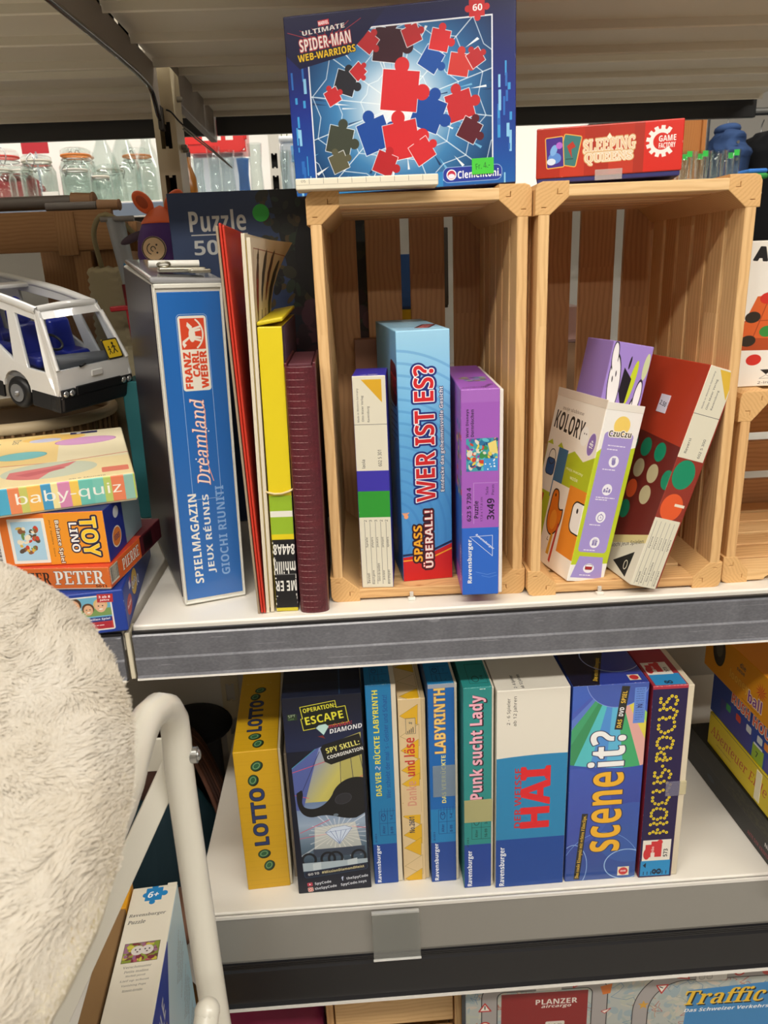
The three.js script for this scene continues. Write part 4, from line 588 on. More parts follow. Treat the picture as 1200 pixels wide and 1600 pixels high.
{
  const spine = print(37, 242, '#a8382a', (x, w, h) => {
    rect(x, 0, 0, w, h, '#a63626'); rect(x, 0, 0, w, h * .40, '#ddd7c2'); poly(x, [[14, 2], [35, 2], [35, 30]], '#dcb440'); rect(x, 0, h * .205, w, .5, '#444'); F(x, 'Otto Maier Verlag', 15, h * .115, h * .13, 3.2, { b: 0, col: '#262626' }); F(x, 'Ravensburg', 21.5, h * .135, h * .085, 3.2, { b: 0, col: '#262626' }); F(x, 'Made in Western-Germany', 8.5, h * .1, h * .16, 2.4, { b: 0, col: '#3b3b3b' }); F(x, 'Reversi', 8, h * .345, h * .065, 3.6, { b: 0, col: '#262626' }); F(x, '602 5 300', 28, h * .345, h * .085, 3.4, { b: 0, col: '#262626' });
    rect(x, 0, h * .4, w, h * .3, '#8f3326'); oval(x, 17, h * .47, 15, 16, '#178a63'); oval(x, 17, h * .62, 15, 15, '#e05a2c'); rect(x, 20, h * .6, 14, 3, '#e6dcc8');
    rect(x, 0, h * .675, w, h * .325, '#ddd7c2'); for (let i = 0; i < 5; i++) { rect(x, 4 + i * 6.4, h * .69, .35, h * .3, '#555'); F(x, ['Spiele', 'players', 'joueurs', 'partecipanti', 'spelers'][i], 7 + i * 6.4, h * .79, h * .055, 2.8, { b: 0, col: '#222' }); F(x, ['Bestell', 'Board game', 'Gioco da tavoliere', 'Jeu de damier', 'Bordspel'][i], 7 + i * 6.4, h * (.955 - [0, .01, .03, .015, .005][i]), h * (.05 + .022 * (i % 3)), 2.8, { b: 0, col: '#222' }); }
  }, { k: 5, wear: 1.2 });
  const cover = print(180, 242, '#a8341f', (x, w, h) => {
    rect(x, 0, 0, w, h, '#b03a22'); poly(x, [[0, h * .32], [w, h * .36], [w, h * .78], [0, h]], '#6b241d');
    const G = '#178a63', C = '#c2b58c', O = '#e05a2c', rows = [[O, C, G, G, G, null], [C, O, C, C, C, G], [G, C, C, O, C, null], [C, G, O, G, null, null], [G, G, C, null, null, null]];
    rows.forEach((r, j) => r.forEach((c, i) => c && oval(x, w - 150 + i * 27 + 12, h * (.41 + j * .1), 9.6, 10.6, c)));
    poly(x, [[w, h * .76], [0, h * 1.02], [w, h * 1.02]], '#d9c98c'); poly(x, [[w, h * .8], [0, h * 1.05], [w, h * 1.05]], '#ded8c4'); x.save(); x.translate(w - 60, h * .93); x.rotate(R(-24)); F(x, 'Games Giochi Jeux Spielen', 22, -6, 84, 6, { rot: 0, b: 0, col: '#222', it: .1 }); x.restore(); poly(x, [[w - 12, h * .86], [w - 44, h * .95], [w - 14, h * .985]], '#1f1f1f'); oval(x, w - 20, h * .935, 3, 5, null, '#e6dfc8', 1);
  }, { k: 4, wear: .8 });
  const t = thing('game_box', 'worn red board game box with coloured discs, leaning right in the middle pine crate', 'game box', [.3182, CY + .0015, .034], R(9)); t.rotation.z = R(-17.7);
  part('lid', rb(0, 0, -.18, .031, .233, 0, .001, 2), [col(0xa8341f), cover, col(0xb05038), col(0xb9a58a), spine, col(0xa8341f)], t); part('tray', rb(.002, .001, -.179, .033, .232, -.001, .001), mat(0x9b2f20, .5), t, 'red tray edge');
  const s = part('price_sticker', rb(-.0006, .176, -.062, .0002, .195, -.045, .0002), print(17, 19, '#dcd6e4', (x, w, h) => { F(x, '2.50', 8.5, 9.5, 12, 5, { rot: 8, col: '#3d3c50' }); }, { wear: 0 }), t, 'pale price sticker');
}
// ---------------------------------------------------------------- on top of the crates
{
  const W = 200, H = 147;
  const face = print(W, H, '#171a4a', (x, w, h) => {
    x.fillStyle = grad(x, 0, 0, 0, h, '#151640', '#1c2f86', '#1d5fae'); x.fillRect(0, 0, w, h);
    for (let i = 0; i < 34; i++) { const l = i % 2; rect(x, l ? w - 16 + rnd() * 12 : 3 + rnd() * 12, 40 + rnd() * 100, .8 + rnd() * 2, 4 + rnd() * 14, ['#3f9ad8', '#8cc8ec', '#2f6fc0'][i % 3]); }
    const A = 20, Bb = 15, w2 = 160, h2 = 126; x.save(); x.beginPath(); x.rect(A, Bb, w2, h2); x.clip();
    const g = x.createRadialGradient(98, 78, 6, 98, 78, 105); [['#f2f4f6', 0], ['#bfd6e8', .22], ['#3f7fb4', .5], ['#1c4878', .8], ['#0e2650', 1]].forEach(([c, s]) => g.addColorStop(s, c)); x.fillStyle = g; x.fillRect(A, Bb, w2, h2);
    for (let i = 0; i < 60; i++) { const a = rnd() * 6.283, r = 30 + rnd() * 60; poly(x, [[98 + Math.cos(a) * r, 78 + Math.sin(a) * r * .8], [98 + Math.cos(a) * (r + 14), 78 + Math.sin(a) * (r + 14) * .8], [98 + Math.cos(a + .03) * (r + 14), 78 + Math.sin(a + .03) * (r + 14) * .8]], ['#1a3b66', '#6fb0d8', '#e6eef4'][i % 3]); }
    for (let k = 0; k < 12; k++) { const a = k * .5236 + .2; poly(x, [[98, 78], [98 + Math.cos(a) * 130, 78 + Math.sin(a) * 110]], null, 'rgba(235,244,250,.75)', .9, 1); } for (let r = 34; r < 120; r += 22) { const p = []; for (let k = 0; k <= 12; k++) { const a = k * .5236 + .2; p.push([98 + Math.cos(a) * r, 78 + Math.sin(a) * r * .85]); const b = a + .26; p.push([98 + Math.cos(b) * r * .9, 78 + Math.sin(b) * r * .76]); } poly(x, p, null, 'rgba(235,244,250,.7)', .8); }
    // plain stand-in for the picture: loose jigsaw pieces in the same red, blue and dark colours
    const J = (a, b, s, r, c) => { x.save(); x.translate(a, b); x.rotate(R(r)); x.lineWidth = 1.2; x.strokeStyle = 'rgba(245,248,250,.8)'; x.strokeRect(-s / 2, -s / 2, s, s); jig(x, -s / 2, -s / 2, s, c); x.restore(); };
    [[92, 30, 26, 10, '#3a1a26'], [74, 26, 14, 40, '#b52a30'], [112, 24, 14, -20, '#b52a30'], [52, 56, 18, 20, '#26262e'], [40, 66, 12, -25, '#c22c32'], [64, 48, 11, 50, '#c22c32'], [152, 50, 17, 12, '#c93a36'], [166, 46, 12, -30, '#b52a30'], [152, 82, 22, -14, '#c22c32'], [160, 102, 17, 30, '#5a1c28'], [44, 102, 22, 16, '#3f4438'], [42, 120, 15, -20, '#5c5a44'], [128, 44, 17, 35, '#1f4f9e'], [136, 30, 16, 15, '#cf2d33'], [76, 100, 26, -18, '#1d4a9c'], [124, 86, 26, 24, '#1d4a9c'], [100, 66, 32, 8, '#cf2d33'], [100, 106, 30, -8, '#cf2d33'], [84, 124, 18, 25, '#b5262c'], [118, 116, 18, -30, '#cf2d33']].forEach((q) => J(...q));
    x.restore(); x.strokeStyle = '#e8eaf0'; x.lineWidth = 1.2; x.strokeRect(A, Bb, w2, h2);
    poly(x, [[0, 0], [92, 0], [70, 22], [56, 34], [12, 42], [0, 30]], '#14143c');
    x.save(); x.translate(37, 22); x.rotate(R(-5)); for (let i = -3; i < 4; i++) poly(x, [[0, 2], [i * 11, -12]], null, '#a5323e', .5, 1); rect(x, -5, -16.5, 10, 4.4, '#c22a32'); F(x, 'MARVEL', 0, -14.3, 9, 2.8, { rot: 0 }); F(x, 'ULTIMATE', -1, -9.3, 38, 3.6, { rot: 0, col: '#e9e2da' }); F(x, 'SPIDER-MAN', -1, 0, 46, 9.6, { rot: 0, col: '#ece7e0', st: '#b02a34', sw: .9 }); F(x, 'WEB-WARRIORS', -1, 9.4, 52, 5.6, { rot: 0, col: '#f0c62c', st: '#3a2a10', sw: .5 }); x.restore();
    jig(x, 161, 2, 13, '#cc2a2f'); oval(x, 160, 9, 2.6, 2.6, '#cc2a2f'); oval(x, 168, 16, 2.6, 2.6, '#cc2a2f'); F(x, '60', 168, 8.6, 8, 5, { rot: 0 });
    rrect(x, 136, 131, 52, 12.6, 5, '#2a3a9c', '#9fc0e8', .5); oval(x, 143.5, 137.3, 4, 4, '#c0304a', '#fff', .9); oval(x, 143.5, 138.4, 3, 2, '#e8e8f4'); F(x, 'Clementoni.', 168, 137.6, 38, 6.4, { rot: 0 });
    poly(x, [[20, 140], [136, 134], [136, 147], [20, 147]], '#2f86c8');
  }, { k: 6, wear: .5, rough: .3, coat: .4 });
  const side = print(42, 147, '#2c2566', (x, w, h) => { x.fillStyle = grad(x, 0, 0, 0, h, '#1e1c50', '#3a2f7e', '#2a2a70'); x.fillRect(0, 0, w, h); F(x, 'ULTIMATE', 10, 10, 14, 3, { col: '#e6b8a8' }); F(x, 'SPIDER-MAN', 17, 12, 20, 6, { col: '#efe6e0' }); jig(x, 9, 40, 11, '#cc2a2f'); rrect(x, 2, 78, 22, 66, 6, '#e9e6ee'); F(x, 'Clementoni.', 13, 112, 50, 8, { col: '#2a2f7e' }); }, { k: 4 });
  const t = gameBox('large dark blue jigsaw puzzle box standing on the left pine crate, green price sticker', { at: [-.003, .4063, -.05], turn: R(-12), tilt: R(.6), w: .209, h: .152, d: .045, color: 0x2a2560, faces: { pz: face, px: side }, name: 'puzzle_box', category: 'puzzle box', open: 'nz', gap: .004, tray: 0x2a2468 });
  patch(t, 'price_sticker', .169, .009, .189, .0225, .0004, print(20, 13.5, '#46c83c', (x) => { F(x, 'Fr. 4.-', 10, 6.5, 13, 5, { rot: -6, b: 0, col: '#1d5a22' }); }, { wear: 0 }), 'bright green price sticker');
}
gameBox('thin cream box with printed ruler ticks, in front of the large puzzle box', { at: [.0, .4061, .018], turn: R(-1), w: .1265, h: .0095, d: .03, color: 0xe4dcc6, name: 'flat_box', category: 'box', faces: { pz: print(126, 9.5, '#e6dec8', (x, w, h) => { rect(x, 0, h * .55, w, .3, '#a59b86'); for (let i = 0; i < 9; i++) rect(x, 12 + i * 12.5, 0, .35, h * .5, '#8d8574'); F(x, '05', 7, 2.4, 4, 2, { rot: 0, b: 0, col: '#6d675a' }); }, { k: 8, wear: .6 }), py: 0xe6dec8 } });
{
  const face = print(131, 44.5, '#c23524', (x, w, h) => {
    rect(x, 0, 0, w, h, '#b8321f'); for (let i = 0; i < 6; i++) rect(x, i * 22, (i % 2) * 12, 22, h, i % 2 ? '#c03a26' : '#ac2f1e'); rect(x, 97, 0, 34, h, '#d4291c');
    const cardP = (a, b, r, c) => { x.save(); x.translate(a, b); x.rotate(R(r)); rrect(x, -8, -13.5, 16, 27, 1.5, c, '#e6b054', .9); x.restore(); }; cardP(31, 21, 11, '#3f7a78'); cardP(17, 22, -4, '#4a2f8c');
    oval(x, 17, 27, 6, 5, '#5f8fd8'); oval(x, 16, 20, 3, 5, '#7fb0e6', null, 0, 20); oval(x, 21, 16, 3, 3, '#b86ad0'); oval(x, 14, 30, 4, 3, '#d8e4f4'); poly(x, [[28, 17], [33, 13], [36, 18], [32, 20], [33, 28], [30, 22]], '#b83a2c'); rect(x, 27, 28, 7, .8, '#2f4f4a');
    F(x, 'SLEEPING', 66, 18, 47, 12, { rot: -2, f: 'serif', col: '#efe6d2', st: '#d9b07a', sw: 1.2 }); F(x, 'SLEEPING', 66, 18, 46, 11, { rot: -2, f: 'serif', col: '#e6c79c', st: '#efe6d8', sw: .6 }); F(x, 'QUEENS', 66, 29.5, 43, 10.5, { rot: -1, f: 'serif', col: '#efe6d2', st: '#d9b07a', sw: 1.2 }); F(x, 'QUEENS', 66, 29.5, 42, 9.8, { rot: -1, f: 'serif', col: '#e6c79c', st: '#efe6d8', sw: .6 }); poly(x, [[66, 8], [68.4, 11.5], [66, 14], [63.6, 11.5]], '#efe6d2', '#d9b07a', .4);
    x.save(); x.translate(112, 18.5); x.strokeStyle = '#efe9e2'; x.lineWidth = 3.4; x.beginPath(); x.arc(0, 0, 9, R(40), R(310)); x.stroke(); for (let i = 0; i < 10; i++) { x.save(); x.rotate(R(50 + i * 28)); rect(x, 9, -1.8, 4.6, 3.6, '#efe9e2'); x.restore(); } x.restore(); F(x, 'GAME', 117, 16, 15, 5.2, { rot: -2, col: '#f4f0ea' }); F(x, 'FACTORY', 117, 22, 14.5, 4.6, { rot: -2, col: '#f4f0ea' });
  }, { k: 7, wear: .6, rough: .3, coat: .5 });
  const t = gameBox('small red card game box lying on the middle pine crate', { at: [.2215, .4067, -.012], turn: R(-15), w: .128, h: .0465, d: .1, color: 0xb8321f, open: 'ny', gap: .0042, tray: 0x2b2a6a, faces: { pz: face, px: 0xb02c1e }, name: 'card_game_box' });
  patch(t, 'tape_strip', .053, .0, .077, .009, .0004, mat(0xe0d6d0, .2, { transparent: true, opacity: .3 }), 'clear tape');
}
{
  const pf = print(262, 437, '#22304a', (x, w, h) => {
    rect(x, 0, 0, w, h, '#2a3a5a'); poly(x, [[128, 0], [w, 0], [w, h], [180, h], [150, 120]], '#11140f'); for (let i = 0; i < 420; i++) { oval(x, 118 + rnd() * 144, rnd() * h, 2 + rnd() * 8, 2 + rnd() * 7, ['#1a1f16', '#2b2a1a', '#3a3018', '#0c0d0b', '#243020', '#4a3a1c'][i % 6], null, 0, rnd() * 180); } oval(x, 190, 80, 34, 60, '#0b0c0c'); rect(x, 118, 150, 60, 200, '#141a24'); for (let i = 0; i < 60; i++) oval(x, 150 + rnd() * 100, 130 + rnd() * 120, 5 + rnd() * 12, 4 + rnd() * 9, ['#3a1f28', '#4a2a34', '#2a1a20'][i % 3]);
    F(x, 'Puzzle', 61, 34, 72, 26, { rot: 0, col: '#cfcac0' }); rect(x, 26, 50, 72, 1.4, '#c6c2ba'); F(x, '500', 52, 66, 48, 18, { rot: 0, col: '#b9b9b4' });
  }, { k: 3, wear: .3 });
  const t = gameBox('large dark blue jigsaw puzzle box standing behind the case and folders', { at: [-.178, .001, -.293], turn: R(-1.5), pitch: 0, w: .262, h: .436, d: .04, color: 0x27344e, faces: { pz: pf }, name: 'puzzle_box', category: 'puzzle box', open: 'nz', gap: .006, tray: 0x1f2a40 });
  part('price_dot', cyl(.0105, .0105, .0006, .1165, .409, .0003, 'z', 24), mat(0x2fae35, .5), t, 'round green sticker');
}
{
  const f = print(120, 141, '#ece6dc', (x, w, h) => {
    F(x, 'A  C', 18, 13, 26, 12, { rot: 6, col: '#1d1a1a', st: '#1d1a1a', sw: 1 }); F(x, 'Ha', 22, 27, 9, 5, { rot: 0, b: 0, col: '#2a2a2a' });
    poly(x, [[10, 52], [120, 44], [120, 104], [0, 100], [2, 76]], '#d7622c'); poly(x, [[2, 92], [120, 96], [120, 108], [0, 104]], '#b04a22'); for (const [a, b] of [[20, 70], [46, 68]]) poly(x, [[a, 50], [a - 12, 98]], null, '#a8441e', .8, 1); poly(x, [[0, 76], [120, 72]], null, '#a8441e', .8, 1);
    for (const [a, b, c] of [[18, 54, '#cf3328'], [8, 72, '#33291f'], [20, 86, '#3a8a3c'], [6, 95, '#33291f'], [12, 114, '#cf3328'], [44, 60, '#33291f'], [36, 100, '#33291f']]) oval(x, a, b, 6, 5.4, c, null, 0, -20);
    poly(x, [[18, 124], [28, 124], [23, 129]], '#26221f'); poly(x, [[18, 133], [23, 129.5], [28, 133]], null, '#888', .4); F(x, '2-in-1', 23, 137, 12, 2.6, { rot: 0, b: 0, col: '#333' });
  }, { k: 5 });
  gameBox('white game box with coloured balls picture standing on the lying crate', { at: [.4325, .2073, -.012], turn: R(0), w: .16, h: .1415, d: .06, color: 0xe6e0d6, faces: { pz: f }, name: 'game_box' });
}
// ---------------------------------------------------------------- bottom shelf
{
  const f = print(430, 250, '#b9b9b0', (x, w, h) => {
    rect(x, 0, 0, w, h, '#b4b9b4'); for (let i = 0; i < 900; i++) oval(x, rnd() * w, rnd() * h, 2 + rnd() * 9, 1 + rnd() * 5, ['#a7b3b0', '#c4c2b4', '#b9bdb0', '#9fb0b6', '#c8beb0'][i % 5], null, 0, rnd() * 180);
    for (let i = 0; i < 130; i++) { let a = rnd() * w, b = rnd() * h; const p = [[a, b]]; for (let k = 0; k < 9; k++) { a += (rnd() - .5) * 24; b += (rnd() - .5) * 18; p.push([a, b]); } poly(x, p, null, ['#b0443a', '#5a82a8', '#c07a4a', '#8a9a98'][i % 4], .6, 1); }
    const road = (a, b, W, H, r) => { rrect(x, a, b, W, H, r, null, '#2f2c2c', 22); rrect(x, a, b, W, H, r, null, '#a8a2a0', 19.5); }; road(32, 32, 148, 300, 20); road(236, 30, 260, 300, 60);
    rect(x, 48, 46, 116, 200, '#8f2222'); F(x, 'PLANZER', 122, 62, 56, 9, { rot: 0, col: '#e9e3da' }); F(x, 'aircargo', 122, 70.5, 40, 7, { rot: 0, col: '#e9e3da', it: .3 }); rrect(x, 108, 96, 26, 12, 2, '#ddd6ca'); F(x, '1 : 5,30', 121, 102, 18, 4, { rot: 0, b: 0, col: '#333' });
    const tri = (a, b, r) => { x.save(); x.translate(a, b); x.rotate(R(r)); poly(x, [[-8, 6], [8, 6], [0, -7]], '#efe9df', '#c0302c', 1.8); rect(x, -.7, -3, 1.4, 6, '#2a2a2a'); x.restore(); }; const cir = (a, b, c) => { oval(x, a, b, 7, 7, '#efe9df', '#c0302c', 2.2); c(); };
    rect(x, 94, 30, 34, 13, '#d9d4cc'); rect(x, 98, 33, 15, 5, '#c0402c'); F(x, 'Basel', 121, 36, 10, 3, { rot: 0, b: 0, col: '#333' }); tri(26, 66, 0); tri(150, 33, 90); cir(26, 98, () => F(x, '50', 26, 98, 7, 5, { rot: 0, col: '#222' })); poly(x, [[180, 42], [196, 38], [194, 54], [184, 56]], '#d8762c'); poly(x, [[183, 84], [196, 80], [188, 88]], '#efe9df', '#c0302c', 1); tri(262, 50, -60); tri(292, 31, 10); star(x, 240, 78); cir(366, 30, () => rect(x, 363, 27, 6, 6, '#444')); oval(x, 404, 32, 7.5, 7.5, '#c85046'); 
    rrect(x, 308, 16, 42, 28, 3, '#dcd8d0', '#8a8680', .6); F(x, 'AGROLA', 328, 22, 30, 5, { rot: 0, col: '#2a4a2a' }); F(x, 'St. Gallen', 334, 31, 18, 4, { rot: 0, b: 0, col: '#333' }); oval(x, 316, 37, 4, 4, '#c9c4bc', '#777', .5); oval(x, 326, 37, 4, 4, '#c9c4bc', '#777', .5);
    poly(x, [[300, 58], [430, 50], [430, 150], [296, 150]], '#3f86c0'); F(x, 'Traffic', 352, 72, 112, 26, { rot: 0, f: 'serif', col: '#1c1a14', it: .3 }); F(x, 'Traffic', 350, 70, 112, 26, { rot: 0, f: 'serif', col: '#f0c232', it: .3 }); F(x, 'Das Schweizer Verkehrsspiel', 366, 93, 138, 8, { rot: 0, col: '#f4f4f4', it: .3 });
    poly(x, [[286, 0], [430, 0], [430, 16], [300, 10]], '#2f7cc0'); F(x, 'Z', 404, 4, 20, 14, { rot: 0, f: 'serif', col: '#e8b82c' });
  }, { k: 3.6, wear: .3 });
  function star(x, a, b) { const p = []; for (let i = 0; i < 10; i++) { const r = i % 2 ? 3.2 : 8, t = i * .6283 - 1.57; p.push([a + r * Math.cos(t), b + r * Math.sin(t)]); } poly(x, p, '#d8a23c'); }
  gameBox('large traffic board game box with a road map cover on the bottom shelf', { at: [.1485, -.7985, -.006], turn: R(-1), w: .43, h: .262, d: .05, color: 0x3a6f9c, faces: { pz: f }, open: 'nz', gap: .01, tray: 0xc8c4ba });
  const c = thing('cardboard_carton', 'brown slatted wooden fruit carton left of the traffic game on the bottom shelf', 'carton', [-.03, -.799, -.07]);
  for (let i = 0; i < 3; i++) plank('slat', c, 0, .02 + i * .075, -.008, .17, .08 + i * .075, 0, 'x');
  plank('corner_board', c, -.012, 0, -.2, -.002, .25, .004, 'y'); plank('corner_board', c, .172, 0, -.2, .182, .25, .004, 'y'); plank('bottom_board', c, 0, 0, -.2, .17, .012, -.01, 'x'); plank('back_board', c, 0, .012, -.2, .17, .235, -.192, 'x');
  const b = thing('fabric_bag', 'magenta quilted fabric bag on the bottom shelf, left of the brown carton', 'bag', [-.12, -.799, -.06]);
  const g = new THREE.SphereGeometry(.08, 48, 32), p = g.attributes.position; for (let i = 0; i < p.count; i++) { const X = p.getX(i), Y = p.getY(i), Z = p.getZ(i); const q = 1 + .035 * Math.sin(X * 110) * Math.sin(Y * 110); p.setXYZ(i, Math.sign(X) * Math.min(Math.abs(X) * 1.05, .07) * q, Math.max(-.08, Y * 1.55), Z * 1.05 * q); } g.computeVertexNormals(); g.translate(0, .08, -.05); part('body', g, mat(0x7a1238, .7, { sheen: .5, sheenColor: new THREE.Color(.6, .1, .3) }), b); part('strap', tube([[-.05, .19, -.05], [-.03, .24, -.03], [.03, .24, -.03], [.05, .19, -.05]], .006, 30, 8), mat(0x5e0d2a, .7), b);
}
// ---------------------------------------------------------------- left stack of boxes, toy bus and the things behind it
{
  const photo = print(200, 46, '#1f3f98', (x, w, h) => {
    rect(x, 0, 0, w, h, '#213f9a'); const a = 132; rrect(x, a, 4, 56, 38, 2, '#e8e4dc'); x.save(); x.beginPath(); x.rect(a + 1.5, 5.5, 53, 35); x.clip(); rect(x, a, 0, 60, h, '#6fb0cc'); rect(x, a, 18, 60, 8, '#7d9c5a');
    const head = (b, c, s, hair, skin) => { oval(x, b, c - s * .3, s * 1.05, s * 1.05, hair); oval(x, b, c, s * .8, s, skin); oval(x, b - s * .3, c - s * .1, s * .1, s * .1, '#333'); oval(x, b + s * .3, c - s * .1, s * .1, s * .1, '#333'); oval(x, b, c + s * .45, s * .3, s * .12, '#f4eee6'); };
    rect(x, a, 28, 60, 14, '#c8483e'); head(a + 9, 20, 5.5, '#b98a4a', '#e0b08a'); head(a + 20, 14, 7, '#4a3526', '#d9a27a'); head(a + 33, 19, 5.5, '#5a3a24', '#e0b08a'); head(a + 45, 16, 6.4, '#d9b87a', '#e4b694');
    rect(x, a + 10, 27.5, 44, 5, '#26367e'); F(x, 'Ideales Familien Spiel', a + 33, 30, 38, 3, { rot: 0, col: '#f0eef4', it: .2 }); rect(x, a + 10, 33, 20, 7, '#b02a38'); rect(x, a + 32, 33, 21, 7, '#b02a38'); lines(x, a + 13, 36, 14, 1, 2, '#f0e0e0', .8); lines(x, a + 35, 36, 14, 1, 2, '#f0e0e0', .8); x.restore();
    x.save(); x.translate(a + 50, 4); x.rotate(R(4)); rect(x, -7, -1, 15, 9, '#b93338'); F(x, '3 ab 8', 0, 2, 11, 2.6, { rot: 0 }); F(x, 'Jahre', 0, 5.6, 9, 2.4, { rot: 0 }); x.restore(); F(x, 'Fragen aus', 118, 14, 24, 4, { rot: 0, it: .2 }); oval(x, 128, 22, 6, 4, '#d97a3a');
  }, { k: 5 });
  const side = print(215, 46, '#1f3f98', (x, w, h) => { rect(x, 0, 0, w, h, '#223f98'); oval(x, 26, 28, 16, 10, '#b93338'); F(x, 'Das Spiel', 26, 28, 22, 5, { rot: 0 }); oval(x, 70, 20, 20, 14, '#d9b04a', '#1a2a66', 1.5); F(x, 'Quiz', 66, 20, 26, 10, { rot: 0, col: '#f4f0e6', st: '#26367e', sw: .6 }); rect(x, 36, 8, 10, 8, '#e8e4f0'); rect(x, 44, 6, 5, 6, '#c83a6a'); F(x, 'IQ', 92, 28, 18, 12, { rot: 0, col: '#e8e8f4' }); });
  gameBox('blue quiz box with a smiling family photo, lowest in the left stack', { at: [-.1968 - .2 * Math.cos(R(7.5)), .0003, .0425 + .2 * Math.sin(R(7.5))], turn: R(7.5), w: .2, h: .0455, d: .215, color: 0x1d3a8c, faces: { pz: photo, px: side }, r: .002 });
  const pf = print(170, 25, '#d0622a', (x, w, h) => { rect(x, 0, 0, w, h, '#d26a2c'); rect(x, 0, h - 1.6, w, 1.6, '#e8dcc8'); F(x, 'SCHWARZER', 74, 12, 72, 14, { rot: 0, f: 'serif', col: '#231c18' }); F(x, 'PETER', 139, 11.5, 50, 15, { rot: 0, f: 'serif', col: '#e4e0dc', st: '#6b4a3c', sw: .5 }); F(x, '5011', 160, 21.6, 11, 2.8, { rot: 0, col: '#231c18' }); }, { k: 6 });
  const ps = print(150, 25, '#d0622a', (x, w, h) => { rect(x, 0, 0, 84, h, '#d8622a'); rect(x, 84, 0, w, h, '#5a1f28'); rect(x, 2, 2, 20, 19, '#e4dfcf'); bars(x, 3, 3, 18, 16, false); F(x, 'PIERRE', 56, 12, 46, 13, { rot: 0, f: 'serif', col: '#e8e2da', st: '#7a3a24', sw: .5 }); rect(x, 94, 3, 26, 19, '#2a1016'); F(x, 'NOIR', 107, 12, 22, 10, { rot: 0, f: 'serif', col: '#171012' }); }, { k: 5 });
  const p = gameBox('flat orange card game box with serif lettering, second from the bottom of the left stack', { at: [-.2065 - .17 * Math.cos(R(-6)), .0461, .044 + .17 * Math.sin(R(-6))], turn: R(-6), w: .17, h: .0245, d: .15, color: 0x6a2630, faces: { pz: pf, px: ps, py: print(170, 150, '#6b2a30', (x, w, h) => { rect(x, 0, h * .4, w, h * .6, '#c8442a'); F(x, 'PETER', 120, h * .8, 60, 16, { rot: 0, f: 'serif' }); rect(x, 120, h * .5, 40, 30, '#b8a488'); }) }, open: 'ny', gap: .0012, tray: 0xe0d4bf });
  const tf = print(124, 54, '#e08a2c', (x, w, h) => {
    rect(x, 0, 0, w, h, '#e0742a'); rect(x, 66, 1, 58, h - 2, '#e89428'); rect(x, 0, 0, 22, h, '#e8e4dc'); bars(x, 2, 3, 17, h - 6, true); rrect(x, 30, 5, 36, h - 8, 1, '#e9e4da'); rect(x, 33, 8, 30, h - 14, '#a9cde0');
    for (let i = 0; i < 46; i++) oval(x, 48 + (rnd() - .5) * 18, 27 + (rnd() - .5) * 26, 1 + rnd() * 2.4, .8 + rnd() * 2, ['#c8442e', '#d9b04a', '#5a4a3a', '#e8dcc0', '#6a8a4a', '#8a5a3a'][i % 6], null, 0, rnd() * 180);
    const V2 = (s, a, b, L, H, o) => F(x, s, a, b, L, H, { rot: 90, ...o }); V2('Balance Spiel', 77.5, 30, 44, 5, { col: '#f2ead8', st: '#5a2a1a', sw: .5 }); V2('Jeu d`équilibre · Gioco', 71, 26, 38, 2, { b: 0, col: '#4a2a1a' }); V2('LINO', 93, 26, 30, 8, { col: '#f4f0ea', st: '#26223e', sw: 1.1 }); V2('TOY', 108, 26, 40, 16, { col: '#26223e', st: '#26223e', sw: 2.2 }); V2('TOY', 108, 26, 40, 16, { col: '#f2c62e', st: '#f4e8b0', sw: .4 });
  }, { k: 6 });
  gameBox('orange balance game box with yellow lettering on its front, third in the left stack', { at: [-.207 - .124 * Math.cos(R(-2)), .0709, .0335 + .124 * Math.sin(R(-2))], turn: R(-2), w: .124, h: .0545, d: .11, color: 0xe08a2c, faces: { pz: tf, px: print(110, 54, '#23318a', (x, w, h) => { rect(x, 0, 0, w, h, '#25348c'); oval(x, 28, 36, 13, 10, '#e0803a', '#efe4d0', 1.4); F(x, 'VEDES', 28, 36, 16, 6, { rot: 0, col: '#2a2a6a' }); oval(x, 34, 12, 8, 6, '#cfd6dc'); rect(x, 54, 0, 60, h, '#8aa0a8'); }), py: 0x232a5c } });
  const q = (x, w, h) => { const cs = ['#7cc4b4', '#b7c86a', '#e2805a', '#8fb8a8', '#b9cf5e', '#c88a9a', '#f0d46a', '#a9c85a', '#b9a05a', '#efc46a', '#cf9ac4', '#4fa8c8', '#e88a5c', '#c8c86a', '#efb85a', '#4a9ac4', '#efe0a0', '#d68ab0', '#f0c85c', '#6fc0b0']; let a = 0, i = 0; while (a < w) { const l = 6 + (i * 37 % 8); rect(x, a, 0, l, h, cs[i % cs.length]); a += l; i++; } rect(x, 0, h - 1.2, w, 1.2, '#e8d8a0'); F(x, 'baby-quiz', w - 62, h * .5, 96, 15, { rot: 0, b: 0, col: '#f2efe4' }); };
  const qt = print(230, 262, '#efd48a', (x, w, h) => {
    rect(x, 0, 0, w, h, '#efd08a'); rect(x, w - 74, 0, 74, h, '#ece0bc'); poly(x, [[0, h * .6], [w, h * .66], [w, h], [0, h]], '#f0dca8'); poly(x, [[0, h * .58], [w * .7, h * .66], [w, h * .6]], null, '#cf6a4a', 2.4, 1);
    const egg = (a, b, r1, r2, c, s) => oval(x, a, b, r1, r2, c, s, 1.4); egg(186, 66, 34, 22, '#d39ac8', '#b87ab0'); egg(118, 120, 26, 20, '#7cc4c8', '#5aa8b0'); egg(150, 30, 36, 20, '#efc46a'); egg(140, 40, 18, 12, '#c8c8e0'); egg(30, 92, 22, 20, '#f0a87a'); egg(10, 40, 30, 14, '#efb070'); egg(60, 236, 24, 18, '#9cc87a');
